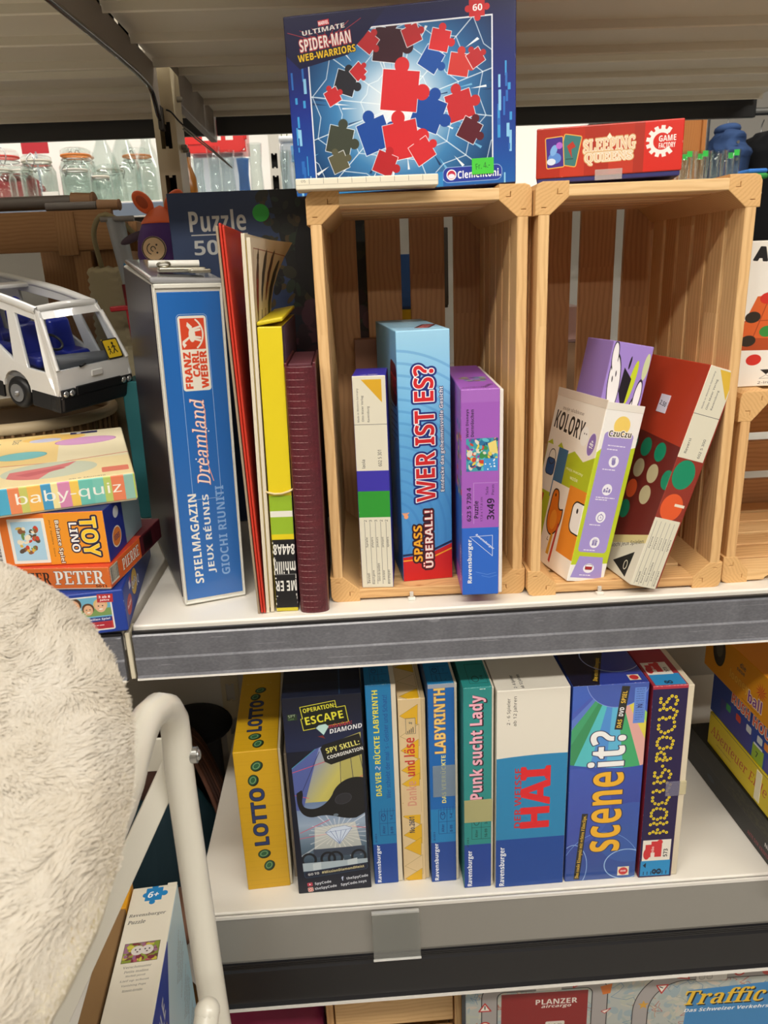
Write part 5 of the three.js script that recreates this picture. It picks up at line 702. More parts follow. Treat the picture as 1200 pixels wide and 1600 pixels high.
    x.save(); x.beginPath(); x.ellipse(150, 206, 46, 36, 0, 0, 7); x.clip(); rect(x, 90, 160, 120, 90, '#c9cfb8'); poly(x, [[110, 236], [112, 200], [150, 190], [176, 176], [168, 196], [150, 216], [140, 244]], '#d97a7a'); poly(x, [[118, 214], [160, 196], [166, 204], [130, 226]], '#c8646a'); x.restore();
    F(x, 'baby-quiz', 74, 130, 190, 34, { rot: 90, b: 0, col: '#4a4a50' }); F(x, 'Das', 108, 34, 26, 9, { rot: 90, b: 0, col: '#4a4a50' }); rect(x, w - 62, 6, 32, 14, '#2a2a5a'); oval(x, w - 52, 13, 3, 4, '#e8e8f0'); rrect(x, w - 30, h - 40, 26, 22, 2, '#e2806a'); F(x, 'ab 6 Monate', w - 44, h - 6, 34, 4, { rot: 0, b: 0, col: '#5a5040' });
  }, { k: 4 });
  gameBox('large pastel striped quiz box for babies on top of the left stack', { at: [-.1795 - .23 * Math.cos(R(18)), .1259, .005 + .23 * Math.sin(R(18))], turn: R(18), w: .23, h: .0285, d: .262, color: 0xe9d9a8, faces: { pz: print(230, 28.5, '#e8d8a0', q, { k: 6 }), py: qt, px: 0xe6d8b0 }, open: 'ny', gap: .001, tray: 0xe8d8b8, r: .002 });
}
// toy bus: local x to the viewer's right of the bus front, y up, z forwards
{
  const S = 1.25, t = thing('toy_bus', 'white toy bus with blue seats and a yellow school sign, on the wicker basket', 'toy bus', [-.303, .176, -.291], 1.058); t.rotation.x = .172; t.rotation.z = .045; t.scale.setScalar(S);
  const wm = mat(0xe6e6e4, .28, { clearcoat: .7 }), bl = mat(0x1f2f9c, .3, { clearcoat: .5 }), bk = mat(0x17181b, .42), gl = mat(0xf2f4f6, 0.02, { transmission: 1, thickness: 0, ior: 1.2 }), gy = mat(0x77797d, .5);
  const L = .235, W = .05, wt = .0025;
  // side outline (z, y): floor, nose, windscreen, roof
  const outer = [[-L, .018], [.0, .018], [.003, .028], [-.002, .044], [-.03, .098], [-.036, .1015], [-L, .108]];
  const holes = [[[-.014, .042], [-.034, .0915], [-.064, .094], [-.04, .042]], [[-.06, .046], [-.074, .094], [-.15, .097], [-.15, .058], [-.085, .058]]];
  for (const s of [-1, 1]) {
    const arch = []; for (let i = 0; i <= 10; i++) { const a = Math.PI - Math.PI * i / 10; arch.push([-.057 + .02 * Math.cos(a), .018 + .019 * Math.sin(a)]); }
    const pts = [[-L, .018], ...arch, [0, .018], ...outer.slice(2)];
    const g = extrude(pts.map(([z, y]) => [z, y]), wt, .0006, holes); g.rotateY(-Math.PI / 2); g.translate(s > 0 ? W : -W + wt, 0, 0);
    { const p = g.attributes.position; for (let i = 0; i < p.count; i++) { const y = p.getY(i); p.setX(i, p.getX(i) - s * .011 * Math.max(0, (y - .04) / .06)); } g.computeVertexNormals(); }
    part('side_panel', g, wm, t, 'white side panel');
    for (const h of holes) { const w = extrude(h, .0008); w.rotateY(-Math.PI / 2); w.translate(s > 0 ? W - .0006 : -W + .0014, 0, 0); const p = w.attributes.position; for (let i = 0; i < p.count; i++) p.setX(i, p.getX(i) - s * .011 * Math.max(0, (p.getY(i) - .04) / .06)); part('side_window', w, gl, t, 'clear side window'); }
    const st = rb(s * W - (s > 0 ? 0 : .0006), .044, -.16, s * W + (s > 0 ? .0006 : 0), .053, -.083, .0002); part('side_stripe', st, bl, t, 'blue stripe');
    part('bumper_side', rb(s * W - (s > 0 ? .002 : .0012), .004, -.036, s * W + (s > 0 ? .0012 : .002), .021, .004, .001), bk, t, 'dark lower side'); part('bumper_side', rb(s * W - (s > 0 ? .002 : .0012), .004, -L, s * W + (s > 0 ? .0012 : .002), .021, -.078, .001), bk, t, 'dark lower side');
    for (const z of [-.057, -.19]) { const w = part('wheel', (() => { const g = new THREE.TorusGeometry(.0115, .0055, 12, 28); g.rotateY(Math.PI / 2); g.translate(s * (W - .004), .013, z); return g; })(), bk, t, 'black tyre'); part('hub', cyl(.008, .0095, .006, s * (W - .001), .013, z, 'x', 20), mat(0x9a9ca0, .35, { metalness: .6 }), w, 'grey hub'); part('hub_cap', new THREE.SphereGeometry(.004, 12, 8).translate(s * (W + .0015), .013, z), mat(0x9a9ca0, .35, { metalness: .6 }), w); }
  }
  const frontLoop = (y0, z0, w0, y1, z1, w1, m, name, lab, th = .0025) => { const g = new THREE.BufferGeometry(); const a = [[-w0, y0, z0], [w0, y0, z0], [w1, y1, z1], [-w1, y1, z1]], b = a.map(([x, y, z]) => [x, y, z - th]); const q = [[0, 1, 2, 3, a], [3, 2, 1, 0, b]], v = []; for (const [i, j, k, l, A] of q) for (const n of [i, j, k, i, k, l]) v.push(...A[n]); for (let i = 0; i < 4; i++) { const j = (i + 1) % 4; v.push(...a[j], ...a[i], ...b[i], ...a[j], ...b[i], ...b[j]); } g.setAttribute('position', new THREE.BufferAttribute(new Float32Array(v), 3)); g.computeVertexNormals(); g.setAttribute('uv', new THREE.BufferAttribute(new Float32Array(v.length / 3 * 2), 2)); return part(name, g, m, t, lab); };
  frontLoop(.018, .004, .049, .046, 0, .049, wm, 'front_panel', 'white front panel');
  frontLoop(.046, 0, .0455, .092, -.0265, .0385, gl, 'windscreen', 'clear windscreen'); frontLoop(.092, -.0265, .04, .1005, -.0345, .038, wm, 'roof_front', 'white header over the windscreen');
  for (const s of [-1, 1]) { const g = tube([[s * .0475, .046, 0], [s * .0435, .07, -.0135], [s * .0395, .093, -.0268]], .0024, 12, 8); part('pillar', g, wm, t, 'white pillar'); }
  for (const s of [-1, 1]) part('roof_rail', tube([[s * .038, .0995, -.033], [s * .038, .106, -.09], [s * .038, .109, -L]], .0042, 20, 8), wm, t, 'white roof rail');
  part('roof_cross_bar', tube([[-.038, .1005, -.035], [0, .1025, -.034], [.038, .1005, -.035]], .0035, 16, 8), wm, t); part('roof_cross_bar', rb(-.037, .102, -.145, .037, .107, -.13, .002), wm, t); part('rear_panel', rb(-.049, .018, -L - .002, .049, .106, -L, .001), wm, t);
  part('bumper', (() => { const g = new RoundedBoxGeometry(.103, .02, .016, 3, .005); const p = g.attributes.position; for (let i = 0; i < p.count; i++) p.setZ(i, p.getZ(i) - 3.2 * p.getX(i) ** 2); g.computeVertexNormals(); return g.translate(0, .012, .004); })(), bk, t, 'black front bumper'); part('grille', rb(-.03, .019, .0035, .032, .0285, .0062, .001), bk, t, 'black grille');
  for (const s of [-1, 1]) { const h = part('headlight', rb(s * .04 - .009, .0185, .0025, s * .04 + .009, .0275, .006, .0015), bk, t, 'dark headlight unit'); for (const k of [-.0045, .0035]) part('reflector', new THREE.SphereGeometry(.0034, 14, 10).scale(1, 1, .5).translate(s * .04 + k, .023, .006), mat(0xd8dcdf, .1, { metalness: .8 }), h, 'silver reflector'); }
  part('plate', rb(-.007, .0345, .0022, .008, .041, .0042, .0008), wm, t, 'raised white plate');
  const sign = print(20, 20, '#e2bf28', (x, w, h) => { rrect(x, .6, .6, 18.8, 18.8, 2, '#e2bf28', '#161616', 1.4); const man = (a, b, s) => { oval(x, a, b, s * .9, s * .9, '#161616'); poly(x, [[a, b + s], [a + s * .4, b + s * 3.6]], null, '#161616', s * 1.1, 1); poly(x, [[a - s * 1.8, b + s * 3], [a - .2 * s, b + s * 1.6], [a + s * 1.9, b + s * 2.6]], null, '#161616', s * .7, 1); poly(x, [[a - s * 1.6, b + s * 6.6], [a + s * .3, b + s * 3.6], [a + s * 2, b + s * 6.4]], null, '#161616', s * .8, 1); }; man(12, 5, 1.5); man(6, 8, 1.1); }, { k: 10, wear: 0 });
  const sg = part('school_sign', new RoundedBoxGeometry(.022, .022, .001, 1, .0004), [bk, bk, bk, bk, sign, bk], t, 'yellow sign with two walking figures'); faceUV(sg.geometry); sg.position.set(.031, .0565, -.0045); sg.rotation.x = -.5;
  part('wiper', tube([[-.02, .047, .0015], [-.012, .0485, .0005]], .0015, 6, 6), bk, t, 'black wiper');
  for (const [x, z] of [[-.022, -.052], [.02, -.052], [-.022, -.115], [.02, -.115], [-.022, -.165], [.02, -.165]]) { const st = part('seat', (() => { const g = new RoundedBoxGeometry(.03, .012, .028, 4, .005); g.translate(x, .044, z); return g; })(), bl, t, 'blue seat'); part('seat_back', (() => { const g = new RoundedBoxGeometry(.03, .036, .009, 4, .0042); const p = g.attributes.position; for (let i = 0; i < p.count; i++) { const y = p.getY(i); p.setX(i, p.getX(i) * (1 - 6 * Math.max(0, y))); p.setZ(i, p.getZ(i) - .25 * (y + .018)); } g.computeVertexNormals(); return g.translate(x, .062, z - .012); })(), bl, st, 'blue seat back'); part('headrest', new THREE.SphereGeometry(.0075, 14, 10).scale(1.1, 1, .7).translate(x, .085, z - .022), bl, st); }
  part('dashboard', (() => { const g = new RoundedBoxGeometry(.084, .009, .022, 3, .004); const p = g.attributes.position; for (let i = 0; i < p.count; i++) p.setY(i, p.getY(i) + (Math.abs(p.getX(i) + .01) < .03 && p.getY(i) > 0 ? .006 : 0)); g.computeVertexNormals(); return g.translate(0, .0455, -.016); })(), gy, t, 'grey dashboard'); part('floor_pan', rb(-.047, .028, -L + .002, .047, .034, -.004, .001), gy, t); part('steering_wheel', new THREE.TorusGeometry(.01, .0014, 8, 20).rotateX(-.9).translate(-.022, .066, -.033), bk, t);
}
{
  const t = thing('wicker_basket', 'round wicker basket with a pale wooden rim under the toy bus', 'basket', [-.46, 0, -.42]);
  const straw = mat(0x8f6f48, .8), rim = mat(0xd2bd98, .5);
  part('wall', lathe([[.118, .002], [.126, .03], [.13, .09], [.132, .142], [.129, .142], [.127, .09], [.12, .01], [.0, .008], [0, .002]], 48), straw, t);
  const rib = tube([[0, .004, .121], [0, .03, .129], [0, .09, .133], [0, .142, .1345]], .0026, 8, 6); for (let i = 0; i < 64; i++) { const m = part('wicker_rib', rib, i % 2 ? straw : mat(0x7c5e3a, .8), t); m.rotation.y = i * Math.PI / 32; if (i % 2 === 0) m.material = i % 4 ? straw : ribDark(); }
  function ribDark() { return plain.ribDark ??= mat(0x6f5333, .8); }
  part('rim', new THREE.TorusGeometry(.1335, .0075, 12, 64).scale(1, 1, 1.1).rotateX(Math.PI / 2).translate(0, .149, 0), rim, t, 'pale wooden rim');
  part('liner', cyl(.127, .127, .004, 0, .138, 0, 'y', 48), mat(0x6a5236, .9), t);
}
// things behind the left bay
{
  const t = thing('wooden_crate', 'brown wooden display frame behind the toy bus at the left edge', 'wooden frame', [-.425, .001, -.665]);
  const dk = new THREE.MeshPhysicalMaterial({ map: woodMats[1].map, color: 0xa89a8a, roughness: .7 });
  const P = (...a) => { const m = plank(...a); m.material = dk; return m; };
  P('top_board', t, -.16, .385, -.012, .075, .45, .003, 'x'); P('corner_board', t, .0, .0, -.09, .03, .385, -.0, 'y'); P('corner_board', t, .035, .0, -.16, .072, .385, -.012, 'y'); P('side_board', t, .058, .02, -.3, .074, .44, -.165, 'y'); P('back_board', t, -.16, 0, -.3, .05, .44, -.285, 'y'); P('bottom_board', t, -.16, 0, -.28, .05, .015, -.02, 'x'); P('edge_block', t, -.022, .378, -.02, .012, .448, .006, 'y'); P('roof_board', t, -.16, .437, -.3, .05, .447, -.02, 'x');
  for (const [x0, x1, y, z, r, lab] of [[-.62, -.375, .4685, -.70, .0115, 'grey wooden rolling pin with a tan end, lying on the brown frame'], [-.46, -.325, .4635, -.672, .007, 'thin dark rolling rod with a tan end, beside the thicker one']]) {
    const o = thing('rolling_pin', lab, 'rolling pin', [0, y - .006, z]); part('roller', cyl(r, r, x1 - x0 - .05, (x0 + x1 - .05) / 2, r - .0065, 0, 'x'), mat(0x6a625a, .5), o); part('handle', cyl(r * 1.15, r * 1.35, .036, x1 - .03, r - .0065, 0, 'x'), mat(0x9a7450, .7), o, 'tan end'); part('end_knob', new THREE.SphereGeometry(r * 1.35, 16, 12).scale(.4, 1, 1).translate(x1 - .012, r - .0065, 0), mat(0x8a6444, .7), o);
  }
  const b = thing('straw_bag', 'pale woven straw bag with wavy ridges behind the toy bus', 'bag', [-.312, .001, -.575]);
  const pts = [[.001, 0], [.062, 0]]; for (let i = 0; i <= 60; i++) pts.push([.066 + .0035 * (i % 2) - .006 * (i / 60), .004 + i * .0058]); pts.push([.052, .355], [.05, .34], [.05, .01], [.001, .008]);
  const g = lathe(pts, 40), p = g.attributes.position; for (let i = 0; i < p.count; i++) { const a = Math.atan2(p.getX(i), p.getZ(i)); p.setY(i, Math.max(0, p.getY(i) + .0018 * Math.sin(a * 14) * (p.getY(i) > .01 ? 1 : 0))); } g.computeVertexNormals(); part('weave', g, mat(0xb3a786, .8), b); part('handle', tube([[-.04, .345, 0], [-.03, .41, .05], [-.005, .43, .07], [.03, .40, .04], [.04, .345, 0]], .004, 24, 8), mat(0xa3966f, .8), b);
  const s = thing('plastic_sleeve', 'clear plastic sleeve hanging down in front of the straw bag', 'sleeve', [-.303, 0, -.505]); part('sheet', (() => { const g = new THREE.BoxGeometry(.03, .2, .001, 6, 20, 1), p = g.attributes.position; for (let i = 0; i < p.count; i++) { const y = p.getY(i); p.setX(i, p.getX(i) * (.45 + .55 * (y + .1) / .2) + .02 * (.1 - y) / .2); p.setZ(i, p.getZ(i) + .006 * Math.sin(p.getX(i) * 240 + y * 30)); } g.computeVertexNormals(); return g.translate(0, .325, 0); })(), mat(0xdfe6ea, .15, { transmission: .6, thickness: 0 }), s); part('hanger_bar', cyl(.004, .004, .05, .004, .424, 0, 'x'), mat(0x8a8580, .4), s); part('sticker', cyl(.008, .008, .001, .008, .352, .004, 'z'), mat(0x4a90c0, .5), s, 'blue dot');
  const r = thing('toy_sword', 'dark red plastic toy sword standing beside the straw bag', 'toy sword', [-.262, .001, -.43]); r.rotation.z = .05; part('blade', rb(-.008, .0, -.003, .008, .3, .003, .0025, 2), mat(0x8f1c20, .35), r); part('guard', rb(-.03, .292, -.004, .012, .3, .004, .002, 2).rotateZ(0), mat(0xa01f24, .35), r); part('grip', cyl(.005, .005, .03, -.002, .314, 0), mat(0x701518, .4), r);
  const c = thing('book', 'teal cloth bound book standing between the basket and the blue case', 'book', [-.266, .001, -.33]); part('cover', rb(-.012, 0, -.07, .012, .2, 0, .002, 2), mat(0x1f6a70, .7), c); part('pages', rb(-.009, .002, -.068, .009, .199, -.002, .001), mat(0xc8bda0, .8), c);
  // purple egg shaped toy
  const o = thing('toy_owl', 'purple egg shaped plush toy with an orange ear and a small round face', 'plush toy', [-.207, .339, -.383]);
  const up = mat(0x4f2f6e, .85, { sheen: .6, sheenRoughness: .5, sheenColor: new THREE.Color(.45, .3, .6) }), or = mat(0xd0561f, .7, { sheen: .4, sheenColor: new THREE.Color(.8, .4, .2) });
  part('body', lathe([[.001, 0], [.022, .001], [.034, .01], [.037, .028], [.034, .05], [.026, .07], [.014, .084], [.001, .089]], 36), up, o); part('cap', lathe([[.0275, .068], [.0265, .071], [.0145, .0855], [.001, .0915], [.001, .089], [.014, .083], [.026, .068]], 36), or, o, 'orange cap');
  for (const s of [-1, 1]) { const e = part('ear', (() => { const g = new THREE.SphereGeometry(.014, 20, 14); g.scale(.8, 1.25, .45); g.rotateZ(-s * .7); return g.translate(s * .021, .096, .004); })(), or, o, 'orange ear'); part('ear_inside', new THREE.SphereGeometry(.009, 16, 10).scale(.7, 1.1, .3).rotateZ(-s * .7).translate(s * .021, .096, .0088), mat(0x9c3f16, .8), e); }
  const f = part('face', cyl(.016, .016, .012, -.006, .035, .0325, 'z', 28), print(32, 32, '#cfae84', (x) => { oval(x, 16, 16, 15, 15, '#cfae84', '#2a2018', 1.4); oval(x, 11, 12, 1.3, 1.3, '#2a2018'); oval(x, 21, 12, 1.3, 1.3, '#2a2018'); x.strokeStyle = '#2a2018'; x.lineWidth = 1.2; x.beginPath(); x.arc(16, 17, 3, 0, 5); x.stroke(); x.beginPath(); x.arc(16, 18, 7, .3, 2.8); x.stroke(); }, { k: 8, wear: 0 }), o, 'round tan face'); part('wing', new THREE.SphereGeometry(.014, 14, 10).scale(1.4, .4, .5).rotateZ(.4).translate(-.042, .052, -.004), mat(0x4a3a46, .8), o);
  const e = thing('cardboard_carton', 'plain grey carton behind the blue case, under the purple toy', 'carton', [-.207, .001, -.383]); part('body', rb(-.03, 0, -.03, .03, .331, .03, .001), mat(0x6e675e, .7), e); part('flap', rb(-.03, .3315, -.03, .03, .3365, .03, .0008), mat(0x7a736a, .7), e);
}
// goods on the far side of the shelving, glimpsed between the slats
{
  const far = (name, label, x, y, z, w, h, d, c1, c2) => { const t = thing(name, label, 'box', [x, y, z]); part('lid', rb(0, .004, -d, w, h, 0, .0015), col(c1), t); part('base', rb(.001, 0, -d + .001, w - .001, .006, -.001, .001), col(c2), t); };
  far('storage_box', 'white box low behind the left pine crate, seen through its slats', .06, .001, -.60, .17, .10, .16, 0xcfcabc, 0xa9a28f);
  far('storage_box', 'cream box on the white one behind the left pine crate', .065, .1015, -.60, .15, .08, .15, 0xb9ab86, 0x8a8068);
  far('storage_box', 'violet box in the stack behind the left pine crate', .07, .182, -.60, .14, .06, .15, 0x8a5fae, 0x5a3f7e);
  far('storage_box', 'yellow box in the stack behind the left pine crate', .07, .2425, -.60, .14, .025, .15, 0xd9b31f, 0xa98a1f);
  far('storage_box', 'bright blue box on top of the stack behind the left pine crate', .07, .268, -.60, .09, .09, .15, 0x2f66b4, 0x224a8a);
  far('storage_box', 'tall dark box behind the left pine crate, right of the blue one', .168, .268, -.60, .05, .13, .12, 0x4a4640, 0x2f2c28);
  far('storage_box', 'tall white box behind the middle pine crate, seen between slats', .262, .001, -.58, .075, .23, .14, 0xd6d3cb, 0x9a958a);
  far('storage_box', 'brown box behind the middle pine crate, right of the white one', .36, .001, -.58, .09, .2, .14, 0x8a6a4e, 0x5f4834);
  far('storage_box', 'pale pink box lying on the brown box behind the middle pine crate', .35, .2015, -.58, .1, .06, .14, 0xcfa9a4, 0x9a7a78);
  far('storage_box', 'dark box standing on the white box behind the middle pine crate', .275, .2315, -.58, .05, .12, .12, 0x3a2f2c, 0x241d1b);
}
// glassware across the aisle
const glass = mat(0xf6f9f8, .02, { transmission: 1, thickness: 0, ior: 1.5 }), wireM = mat(0xb0b2b2, .25, { metalness: .9 }), clearP = mat(0xdfe6ee, .18, { transmission: .75, thickness: 0 });
{
  const G = .5235, t = thing('glass_shelf', 'white shelf with a blue grey front rail carrying jars across the rear aisle', 'shelf', [0, G, 0]);
  part('deck', rb(-2, -.02, -1.82,  1.15, 0, -1.36, .002), deckM, t); part('front_rail', rb(-2, -.036, -1.36,  1.15, -.004, -1.352, .002), mat(0x8a98ac, .35, { clearcoat: .5 }), t, 'blue grey front rail'); part('rail_lip', rb(-2, -.0395, -1.362,  1.15, -.036, -1.35, .001), lipM, t); part('lower_edge', rb(-2, -.06, -1.37,  1.15, -.0395, -1.36, .002), railBlack, t);
  part('deck_below', rb(-2, -.52, -1.82,  1.15, -.5, -1.36, .002), deckM, t); struct('panel_far', rb(-2, -Y0, -1.86, 1.08, 1.1, -1.83, .002), mat(0xe9e8e4, .6));
  function jar(label, x, z, r, h, lid) { const o = thing('preserving_jar', label, 'glass jar', [x, G, z], rnd() * 6, 'clear preserving jars on the far shelf'); part('glass', lathe([[.001, .001], [r * .9, .001], [r, .008], [r, h * .68], [r * .82, h * .8], [r * .78, h * .86], [r * .76, h * .86], [r * .8, h * .79], [r * .97, h * .67], [r * .97, .01], [.001, .004]], 28), glass, o); part('lid', lathe([[.001, h], [r * .7, h * .99], [r * .84, h * .95], [r * .84, h * .885], [.001, h * .885]], 28), glass, o, 'glass lid'); part('seal', new THREE.TorusGeometry(r * .8, .0028, 8, 28).rotateX(Math.PI / 2).translate(0, h * .87, 0), mat(lid, .6), o, 'rubber seal'); part('wire_clip', tube([[r * .84, h * .7, 0], [r * .9, h * .86, .01], [r * .7, h * 1.0, 0], [r * .9, h * .86, -.01], [r * .84, h * .7, 0]], .0014, 30, 6), wireM, o); part('wire_ring', new THREE.TorusGeometry(r * .82, .0013, 6, 28).rotateX(Math.PI / 2).translate(0, h * .8, 0), wireM, o); return o; }
  jar('clear clip top jar, leftmost on the far shelf', -.825, -1.41, .04, .10, 0xb9b4a8); jar('large clip top jar under the red sign across the aisle', -.735, -1.44, .044, .125, 0xc9c2b4); jar('clip top jar with an orange seal, right of the large one', -.658, -1.52, .046, .15, 0xd0762e); jar('small clear jar beside the orange sealed jar', -.628, -1.40, .036, .092, 0xc8c4ba); jar('clear jar behind the leftmost jars across the aisle', -.88, -1.60, .05, .165, 0xc4392f); jar('clear jar far behind the large jar, orange seal', -.70, -1.68, .05, .17, 0xd0762e); jar('clear jar just left of the carafe across the aisle', -.60, -1.62, .042, .12, 0xc8c4ba);
  jar('small clear jar in the second row behind the large jar', -.80, -1.50, .034, .11, 0xc8c4ba); jar('clear jar with a red seal in the third row under the red sign', -.815, -1.67, .045, .15, 0xc4392f); jar('tall clear jar with an orange seal at the back, left of the carafe', -.545, -1.73, .05, .175, 0xd0762e); jar('small clear jar in front of the bottles across the aisle', -.562, -1.385, .025, .07, 0xd8d2c4);
  const tr = thing('folded_card', 'small white folded card standing in front of the jars', 'card', [-.69, G, -1.375]); part('card', rb(-.02, 0, 0, .02, .03, .001, .0004), col(0xe6e4dc), tr); part('fold', rb(-.02, 0, -.015, .02, .0006, 0, .0002), col(0xd6d4cc), tr);
  for (const [x, z, lab, cap] of [[-.505, -1.42, 'tall glass bottle with a red stopper across the aisle', 0xc8352c], [-.572, -1.47, 'tall clear carafe left of the red stoppered bottle', 0xdadada], [-.468, -1.52, 'swing top bottle with a red seal near the steel post', 0xc8352c]]) { const o = thing('glass_bottle', lab, 'bottle', [x, G, z]); part('glass', lathe([[.001, .001], [.036, .001], [.04, .006], [.04, .08], [.03, .12], [.015, .155], [.0135, .2], [.0165, .205], [.0145, .205], [.0125, .155], [.028, .118], [.038, .08], [.038, .008], [.001, .005]], 28), glass, o); part('stopper', lathe([[.001, .2], [.0125, .2], [.0165, .206], [.0165, .216], [.008, .222], [.001, .222]], 20), mat(cap, .4), o, 'stopper'); }
  const sg = thing('price_sign', 'plain red card sign standing between the jars across the aisle', 'sign', [-.775, G, -1.56]); part('card', rb(-.036, .145, 0, .036, .186, .002, .0005), mat(0xb01f2c, .6), sg); part('stem', cyl(.003, .003, .15, 0, .075, .001), clearP, sg); part('foot', cyl(.025, .025, .004, 0, .002, .001), clearP, sg);
  const rc = thing('cloth_bundle', 'red cloth bundle inside the glassware behind the leftmost jars', 'cloth', [-.905, G, -1.75]); part('bundle', new THREE.SphereGeometry(.06, 24, 16).scale(1.3, 1, .7).translate(0, .06, 0), mat(0xb8323a, .8), rc); part('fold', new THREE.TorusGeometry(.04, .01, 8, 24).rotateX(1.2).translate(0, .1, 0), mat(0xa42a34, .8), rc);
  // right of the post
  const cr = thing('red_basket', 'bright red plastic basket with slots, right of the steel post', 'basket', [-.278, .648, -1.5]); const red = mat(0xd8201c, .35, { clearcoat: .4 });
  { const s = (x0, y0, w, h) => [[x0, y0], [x0 + w, y0], [x0 + w, y0 + h], [x0, y0 + h]]; part('front', extrude([[-.075, 0], [.062, 0], [.075, .012], [.075, .06], [.06, .07], [-.075, .07]], .003, .001, [s(-.04, .028, .022, .012), s(-.008, .028, .022, .012), s(.024, .028, .022, .012)]), red, cr); part('side', rb(-.078, 0, -.1, -.074, .07, 0, .001), red, cr); part('side', rb(.073, 0, -.1, .077, .06, 0, .001), red, cr); part('floor', rb(-.076, 0, -.1, .075, .004, 0, .001), red, cr); part('rim', tube([[-.076, .07, .002], [.055, .07, .002], [.074, .06, .002], [.077, .03, .002]], .005, 30, 8), red, cr); part('tag', rb(-.082, .02, .004, -.036, .066, .006, .001), mat(0xe01f1a, .5), cr, 'plain red tag'); part('tall_stand', rb(-.07, -.1245, -.09, .065, 0, -.02, .002), clearP, cr, 'clear riser under the basket'); }
  for (let i = 0; i < 7; i++) { const x = -.318 + i * .037 + (i > 4 ? .035 : 0), o = thing('clear_vase', ['slim clear vase beside the steel post', 'clear vase second from the post', 'clear vase third from the post', 'bluish clear vase in the middle of the row', 'clear vase left of the white far post', 'clear vase right of the white far post', 'clear vase nearest the puzzle box edge'][i], 'vase', [x, G, -1.41 - (i % 2) * .035]); const h = .10 + .03 * ((i * 5) % 3) / 2, r = .015 + .002 * (i % 3); part('glass', lathe([[.001, .001], [r, .001], [r * 1.05, .006], [r * .9, h * .6], [r * 1.15, h], [r * 1.05, h], [r * .8, h * .6], [r * .9, .01], [.001, .007]], 20), i === 3 ? mat(0x9fc0e0, .06, { transmission: .85, thickness: 0 }) : glass, o); part('base_disc', cyl(r * .95, r * .95, .006, 0, .003, 0), glass, o); }
  const br = thing('brown_bottle', 'amber brown bottle right beside the steel post', 'bottle', [-.338, G, -1.385]); part('glass', lathe([[.001, 0], [.016, 0], [.018, .01], [.017, .05], [.007, .08], [.007, .1], [.001, .1]], 20), mat(0x8f5a1c, .15, { transmission: .3, thickness: 0 }), br); part('cap', cyl(.008, .008, .012, 0, .106, 0), dark, br);
  const yl = thing('yellow_flowers', 'small yellow dried flower bunch behind the red basket', 'flowers', [-.11, G, -1.6]); for (let i = 0; i < 9; i++) { const st = part('stem', tube([[0, 0, 0], [(i % 3 - 1) * .01, .12, .004 * (i % 2)], [(i % 3 - 1) * .018, .2 + .012 * (i % 4), .006 * Math.floor(i / 3)]], .0012, 8, 5), mat(0x6a7a3a, .7), yl); part('bloom', new THREE.IcosahedronGeometry(.011, 1).translate((i % 3 - 1) * .018, .2 + .012 * (i % 4), .006 * Math.floor(i / 3)), mat(0xcfb83a, .8), st); }
  const wb = thing('plastic_tub', 'white plastic tub with a blue and orange lid strip near the far post', 'tub', [-.06, G, -1.52]); part('body', rb(-.05, 0, -.05, .05, .14, .05, .012, 3), clearP, wb); part('lid', rb(-.053, .141, -.053, .053, .155, .053, .008, 3), mat(0xe2e6ee, .4), wb); part('stripe', rb(.016, .01, .051, .028, .13, .053, .0006), mat(0xd9703a, .5), wb, 'orange strip'); part('label', rb(-.02, .09, .051, .006, .13, .053, .0006), mat(0x5f9ad0, .5), wb, 'light blue label');
  const bt = thing('blue_tub', 'clear tub with a round blue lid beside the puzzle box edge', 'tub', [.052, G, -1.5]); part('body', cyl(.04, .045, .12, 0, .06, 0, 'y', 28), clearP, bt); part('lid', cyl(.046, .046, .03, 0, .136, 0, 'y', 28), mat(0x2f5fc0, .4), bt, 'blue lid');
  // right end: tumblers, panel, coats
  for (let i = 0; i < 8; i++) { const row = i % 4, back = Math.floor(i / 4), o = thing('tumbler', (back ? 'rear ' : 'front ') + ['cut glass tumbler with a green sticker beside the red game box', 'cut glass tumbler second from the red game box', 'cut glass tumbler third from the red game box', 'cut glass tumbler at the right end of the group'][row], 'glass', [.962 + row * .042 + back * .014, G, -1.40 - back * .06], 0); const r = .0185, pts = [[.001, .001], [r * .8, .001], [r * .85, .004]]; part('glass', lathe([...pts, [r, .074], [r * .93, .074], [r * .78, .012], [.001, .01]], 12), glass, o); part('foot', cyl(r * .82, r * .82, .007, 0, .0035, 0, 'y', 12), glass, o); if (row !== 2) part('price_dot', rb(-.007, .058, r - .0005, .007, .072, r + .0006, .0003), mat(0x35c04a, .5), o, 'green sticker'); }
  const pn = thing('wooden_panel', 'brown wooden panel beyond the tumblers', 'wooden_panel', [1.17, -.949, -1.9]); plank('side_board', pn, -.06, 0, -.2, .06, 1.75, 0, 'y'); plank('edge_strip', pn, .05, 0, -.01, .064, 1.75, .008, 'y'); for (const m of pn.children) m.material = new THREE.MeshPhysicalMaterial({ map: woodMats[0].map, color: 0xc49a6c, roughness: .55 });  // only a brown wooden panel past the tumblers, no furniture modelled
  const ck = thing('round_frame', 'dark round picture frame behind the red game box', 'frame', [.90, .645, -1.815]); part('ring', new THREE.TorusGeometry(.1, .018, 12, 40), mat(0x2a1f18, .5), ck); part('picture', cyl(.096, .096, .006, 0, 0, -.008, 'z', 40), mat(0x8a8f7a, .7), ck);
  const dn = thing('denim_jacket', 'blue denim jacket hanging beyond the tumblers', 'jacket', [1.335, .635, -1.96]);
